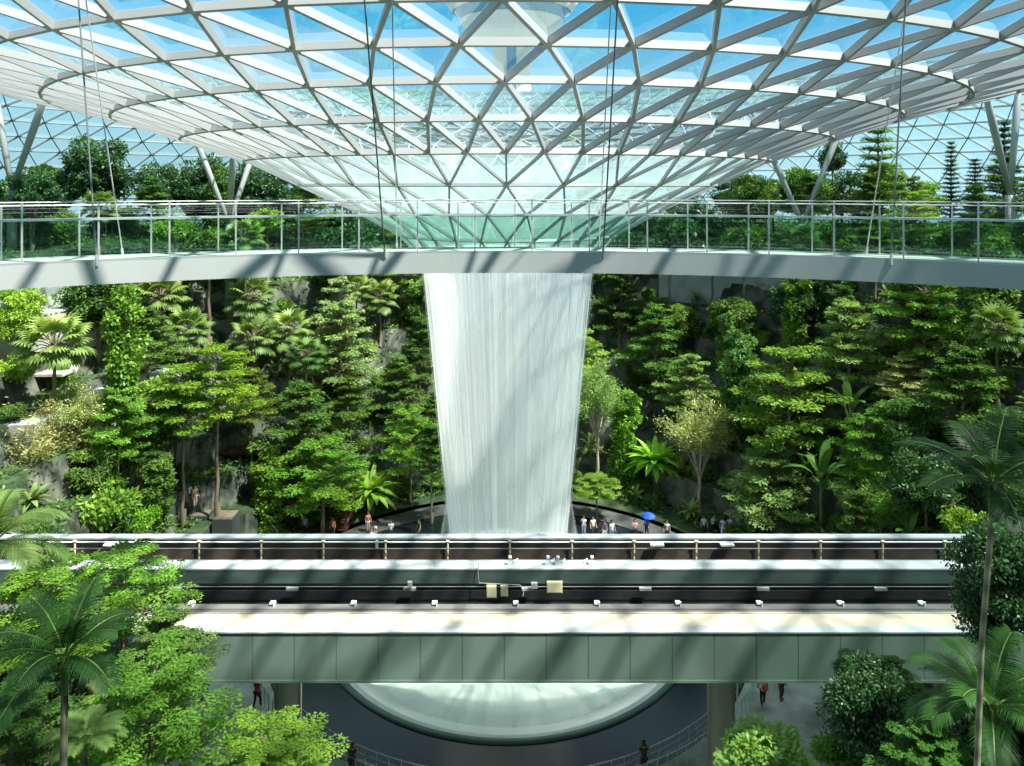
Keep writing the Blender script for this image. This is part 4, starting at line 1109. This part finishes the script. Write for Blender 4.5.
# ------------------------------------------------------------------ PEOPLE
def skin_obj(name, verts, edges, radii, mat, parent, sub=2, color=None):
    key = (name, tuple(map(tuple, verts)))
    me = PEOPLE.get(key)
    if me is None:
        me = bpy.data.meshes.new(name); bm = bmesh.new(); ly = bm.verts.layers.skin.verify(); vs = [bm.verts.new(v) for v in verts]
        for a, b in edges: bm.edges.new((vs[a], vs[b]))
        for v, r in zip(vs, radii): v[ly].radius = (r, r); v[ly].use_root = False
        vs[0][ly].use_root = True
        bm.to_mesh(me); bm.free(); me.materials.append(M[mat]); PEOPLE[key] = me
    o = link(name, me, parent); o.modifiers.new('skin', 'SKIN').use_smooth_shade = True; s = o.modifiers.new('sub', 'SUBSURF'); s.levels = sub; s.render_levels = sub
    if color: o.color = (*color, 1)
    return o
PEOPLE = {}
def person_proto(pose):
    """returns list of (name, verts, edges, radii, material)"""
    st = .16 if pose == 'walk' else .03; sit = pose == 'sit'; cam = pose == 'photo'
    hz = .92 if not sit else .48
    kneeL = (-.10, -.05-st*.8, .50) if not sit else (-.11, -.42, .48); kneeR = (.10, -.05+st*.5, .50) if not sit else (.11, -.42, .48)
    anL = (-.10, -st, .09) if not sit else (-.11, -.42, .09); anR = (.10, st+.04, .09 if not st > .1 else .13) if not sit else (.11, -.42, .09)
    dz = hz-.92
    hip, waist, chest, neck = (0, 0, hz), (0, 0, 1.10+dz), (0, .0, 1.34+dz), (0, 0, 1.47+dz)
    head0, head1, head2 = (0, -.01, 1.56+dz), (0, -.02, 1.65+dz), (0, -.01, 1.73+dz)
    shL, shR = (-.18, 0, 1.40+dz), (.18, 0, 1.40+dz)
    if cam: elL, elR, haL, haR = (-.23, -.13, 1.20+dz), (.23, -.13, 1.20+dz), (-.07, -.34, 1.44+dz), (.07, -.34, 1.44+dz)
    else: elL, elR = (-.25, st*.5, 1.13+dz), (.25, -st*.5, 1.13+dz); haL, haR = (-.26, -.10+st*.3, .90+dz), (.26, -.14-st*.6, .90+dz)
    if sit: haL, haR = (-.14, -.28, .62), (.14, -.28, .62)
    V = [hip, waist, chest, neck, head0, head1, head2, shL, elL, haL, shR, elR, haR, (-.09, 0, hz-.04), kneeL, anL, (anL[0], anL[1]-.16, .04), (.09, 0, hz-.04), kneeR, anR, (anR[0], anR[1]-.16, .04)]
    E = [(0, 1), (1, 2), (2, 3), (3, 4), (4, 5), (5, 6), (2, 7), (7, 8), (8, 9), (2, 10), (10, 11), (11, 12), (0, 13), (13, 14), (14, 15), (15, 16), (0, 17), (17, 18), (18, 19), (19, 20)]
    Rr = [.12, .11, .13, .05, .07, .088, .06, .06, .045, .032, .06, .045, .032, .085, .06, .042, .035, .085, .06, .042, .035]
    # fingers and thumb on each hand
    for h in (9, 12):
        hx, hy, hz_ = V[h]; sg = -1 if h == 9 else 1; e = V[h-1]
        dd = (Vector(V[h])-Vector(e)).normalized()
        for q in range(5):
            off = Vector(((q-1.5)*.018 if q < 4 else -sg*.035, 0, 0)); ln = (.075, .085, .08, .065, .045)[q]
            V.append(tuple(Vector(V[h])+dd*.03+off*.7)); V.append(tuple(Vector(V[h])+dd*(.03+ln*(1 if q < 4 else .5))+off*1.3)); b = len(V)-2
            E += [(h, b), (b, b+1)]; Rr += [.011, .008]
    parts = [('person_body', V, E, Rr, 'skin')]
    parts.append(('shirt', [waist, chest, (0, 0, 1.43+dz), shL, tuple((Vector(shL)+Vector(elL))/2), shR, tuple((Vector(shR)+Vector(elR))/2), (0, 0, hz+.02)],
                  [(0, 1), (1, 2), (1, 3), (3, 4), (1, 5), (5, 6), (0, 7)], [.135, .155, .075, .085, .072, .085, .072, .145], 'cloth'))
    parts.append(('trousers', [(0, 0, hz+.02), V[13], kneeL, (anL[0], anL[1], anL[2]+.03), V[17], kneeR, (anR[0], anR[1], anR[2]+.03)],
                  [(0, 1), (1, 2), (2, 3), (0, 4), (4, 5), (5, 6)], [.14, .105, .078, .062, .105, .078, .062], 'cloth'))
    parts.append(('hair', [(0, .02, 1.66+dz), (0, .015, 1.74+dz), (0, .05, 1.58+dz)], [(0, 1), (0, 2)], [.098, .07, .06], 'hair'))
    parts.append(('shoe', [anL, (anL[0], anL[1]-.17, .04)], [(0, 1)], [.055, .045], 'hair'))
    parts.append(('shoe', [anR, (anR[0], anR[1]-.17, .04)], [(0, 1)], [.055, .045], 'hair'))
    return parts
PROTO = {k: person_proto(k) for k in ('stand', 'walk', 'sit', 'photo')}
def face(parent, dz):
    # eyes and mouth on the -Y side of the head
    b = MB()
    for s in (-.03, .03): b.lathe([(.0, -.008), (.009, -.004), (.009, .004), (.0, .008)], 8, (s, -.105, 1.655+dz))
    b.build('eyes', 'hair', parent)
    MB().beam((-.022, -.098, 1.60+dz), (.022, -.098, 1.60+dz), .008, .008).build('mouth', 'timber', parent)
    MB().tube([(0, -.10, 1.655+dz), (0, -.125, 1.625+dz), (0, -.10, 1.615+dz)], [.006, .014, .008], 6).build('nose', 'skin', parent)
def person(px, py, pose, shirt, trousers, rz, lab, z=0.0, d=None, extra=None):
    if d is None: p = at(px, py, F*(EYE-z)/(py-HY))
    else: p = at(px, py, d)
    o = empty('person', (p.x, p.y, p.z if d else z), lab, 'person', None, rz)
    for nm, V, E, Rr, mt in PROTO[pose]:
        c = shirt if nm == 'shirt' else trousers if nm == 'trousers' else None
        skin_obj(nm, V, E, Rr, mt, o, 1, c)
    face(o, 0 if pose != 'sit' else -.44)
    if extra == 'backpack':
        b = MB().box(-.15, .15, .12, .32, 1.02, 1.42); b.box(-.12, .12, .32, .38, 1.05, 1.25); q = b.build('backpack', 'cloth', o); q.color = (.9, .25, .15, 1)
        q.modifiers.new('b', 'BEVEL').width = .05
    return o
def umbrella(px, py, col, lab, h=1.95):
    d = F*EYE/(py-HY); p = at(px, py, d); o = empty('umbrella', (p.x, p.y, .95), lab, 'umbrella')
    q = MB().lathe([(.62, .72), (.55, .84), (.35, .96), (.02, 1.03)], 8).build('canopy', 'cloth', o); q.color = (*col, 1)
    MB().tube([(0, 0, 0), (0, 0, 1.05)], .012, 6).build('shaft', 'stainless', o)
W_, K_, RD, BL = (.85, .85, .85), (.03, .03, .035), (.75, .04, .04), (.03, .12, .75)
person(763, 706, 'walk', (.55, .10, .06), K_, 3.0, 'person in dark red with an orange backpack walking on the pale plaza', extra='backpack')
person(781, 700, 'stand', RD, (.25, .15, .15), .4, 'person in a bright red top standing right of the one with the orange backpack')
person(826, 705, 'walk', W_, K_, 1.2, 'person in white half hidden behind the dark rounded tree on the plaza')
person(257, 708, 'walk', (.6, .06, .08), K_, 2.8, 'person in a red and black outfit walking by the left glass railing')
person(206, 700, 'walk', (.85, .06, .10), (.12, .18, .32), -1.0, 'person in a red shirt and blue jeans at the edge of the layered trees')
person(352, 778, 'photo', K_, K_, 3.1, 'person in black leaning at the wire railing left of the basin')
person(644, 776, 'photo', K_, K_, 3.3, 'person in black leaning at the wire railing right of the basin')
FARF = [(333, 538, 'stand', (.85, .30, .12), K_, 'person in an orange shirt on the far plaza beside the wide layered tree'),
        (368, 532, 'stand', (.55, .22, .18), (.5, .45, .4), 'person in a rust top on the far plaza under the nest fern'),
        (375, 538, 'sit', W_, (.6, .55, .5), 'person in white sitting by the person in the rust top'),
        (391, 541, 'photo', W_, K_, 'person in a white top photographing on the far plaza left of the waterfall'),
        (419, 540, 'walk', K_, K_, 'person in black on the far plaza nearest the waterfall left edge'),
        (305, 536, 'walk', (.45, .5, .55), K_, 'person in grey on the far plaza below the compact leafy column'),
        (584, 536, 'photo', W_, (.3, .3, .4), 'person in white just right of the waterfall foot'),
        (593, 537, 'stand', (.75, .72, .70), K_, 'person in a cream top by the bare trunk right of the waterfall'),
        (605, 541, 'walk', (.08, .10, .14), W_, 'person in navy with white trousers right of the waterfall'),
        (612, 541, 'stand', (.85, .88, .95), (.1, .2, .4), 'person in pale blue on the far plaza two steps left of the blue umbrella'),
        (635, 540, 'photo', (.75, .35, .38), K_, 'person in a pink top beside the blue umbrella'),
        (647, 536, 'stand', BL, K_, 'person in a blue raincoat under the blue umbrella'),
        (667, 541, 'stand', (.6, .58, .55), K_, 'person in beige right of the blue umbrella'),
        (704, 536, 'walk', (.55, .50, .70), K_, 'person in lilac beside the straight pale trunk'),
        (713, 535, 'photo', (.75, .72, .72), K_, 'person in light grey right of the straight pale trunk'),
        (723, 538, 'walk', (.60, .55, .80), W_, 'person in a lilac top and white trousers on the right of the far plaza'),
        (730, 537, 'stand', (.50, .48, .70), (.2, .2, .3), 'person in violet grey at the right end of the row on the far plaza')]
for i, (px, py, pose, s, t, lab) in enumerate(FARF): person(px, py, pose, s, t, rnd.uniform(-1, 1), lab)
umbrella(648, 536, BL, 'open blue umbrella held on the far plaza right of the waterfall')
HILL = [(195, 507, 'stand', (.85, .45, .42), (.6, .4, .35), 60.9, 'person in a pink top standing at the twin layered trees'),
        (183, 508, 'stand', K_, K_, 60.8, 'person in black standing beside the one in pink at the twin trees'),
        (189, 505, 'walk', W_, K_, 61.8, 'person in white behind the one in pink at the twin trees'),
        (36, 422, 'stand', (.95, .60, .05), K_, 58.6, 'person in a bright yellow top in front of the blue glass entrance'),
        (30, 421, 'walk', K_, K_, 58.8, 'person in black beside the yellow top at the blue glass entrance'),
        (12, 421, 'stand', (.05, .06, .1), (.4, .3, .2), 58.6, 'person in navy at the left end of the glass entrance landing'),
        (56, 420, 'photo', (.5, .5, .55), K_, 59, 'person in grey at the right end of the glass entrance landing')]
for px, py, pose, s, t, d, lab in HILL: person(px, py, pose, s, t, rnd.uniform(-1, 1), lab, d=d)

# ------------------------------------------------------------------ LIGHT
sun = bpy.data.lights.new('sun', 'SUN'); sun.energy = 14.5; sun.angle = math.radians(1.4); sun.color = (1, .95, .86)
so = bpy.data.objects.new('sun', sun); COL.objects.link(so)
SD = Vector((.50, -.29, 1.0)).normalized()
so.rotation_mode = 'QUATERNION'; so.rotation_quaternion = SD.to_track_quat('Z', 'Y')
w = bpy.data.worlds.new('sky'); SC.world = w; w.use_nodes = True; nt = w.node_tree; nt.nodes.clear()
tc = N_(nt, 'ShaderNodeTexCoord'); sx = N_(nt, 'ShaderNodeSeparateXYZ'); nt.links.new(tc.outputs['Generated'], sx.inputs[0])
cr = N_(nt, 'ShaderNodeValToRGB'); e = cr.color_ramp.elements
e[0].position = 0; e[0].color = (.62, .88, 1.0, 1); e[1].position = .22; e[1].color = (.09, .57, .98, 1)
x = cr.color_ramp.elements.new(.6); x.color = (.42, .56, .70, 1)
nt.links.new(sx.outputs[2], cr.inputs[0])
nz = N_(nt, 'ShaderNodeTexNoise'); nz.inputs['Scale'].default_value = 2.2; nz.inputs['Detail'].default_value = 6
mp = N_(nt, 'ShaderNodeMapping'); mp.inputs['Scale'].default_value = (1, 1, 2.5); nt.links.new(tc.outputs['Generated'], mp.inputs[0]); nt.links.new(mp.outputs[0], nz.inputs['Vector'])
c2 = N_(nt, 'ShaderNodeMapRange'); c2.inputs['From Min'].default_value = .56; c2.inputs['From Max'].default_value = .72; nt.links.new(nz.outputs[0], c2.inputs[0])
mx = N_(nt, 'ShaderNodeMix', data_type='RGBA'); mx.inputs['B'].default_value = (.95, .98, 1, 1)
nt.links.new(c2.outputs[0], mx.inputs['Factor']); nt.links.new(cr.outputs[0], mx.inputs['A'])
bg = N_(nt, 'ShaderNodeBackground'); bg.inputs['Strength'].default_value = 1.05; nt.links.new(mx.outputs['Result'], bg.inputs[0])
ow = N_(nt, 'ShaderNodeOutputWorld'); nt.links.new(bg.outputs[0], ow.inputs[0])

# ------------------------------------------------------------------ CAMERA
cam = bpy.data.cameras.new('camera'); co = bpy.data.objects.new('camera', cam); COL.objects.link(co)
co.location = (0, 0, EYE); co.rotation_euler = (PI/2, 0, 0)
cam.sensor_width = 36; cam.lens = F/1024*36; cam.shift_y = -(383-HY)/1024; cam.clip_end = 1000
SC.camera = co
vs = SC.view_settings; vs.view_transform = 'Standard'; vs.look = 'None'; vs.gamma = 1; vs.exposure = 0.12; vs.use_curve_mapping = False
SC.cycles.transparent_max_bounces = 48
SC.cycles.max_bounces = 8; SC.cycles.sample_clamp_indirect = 6
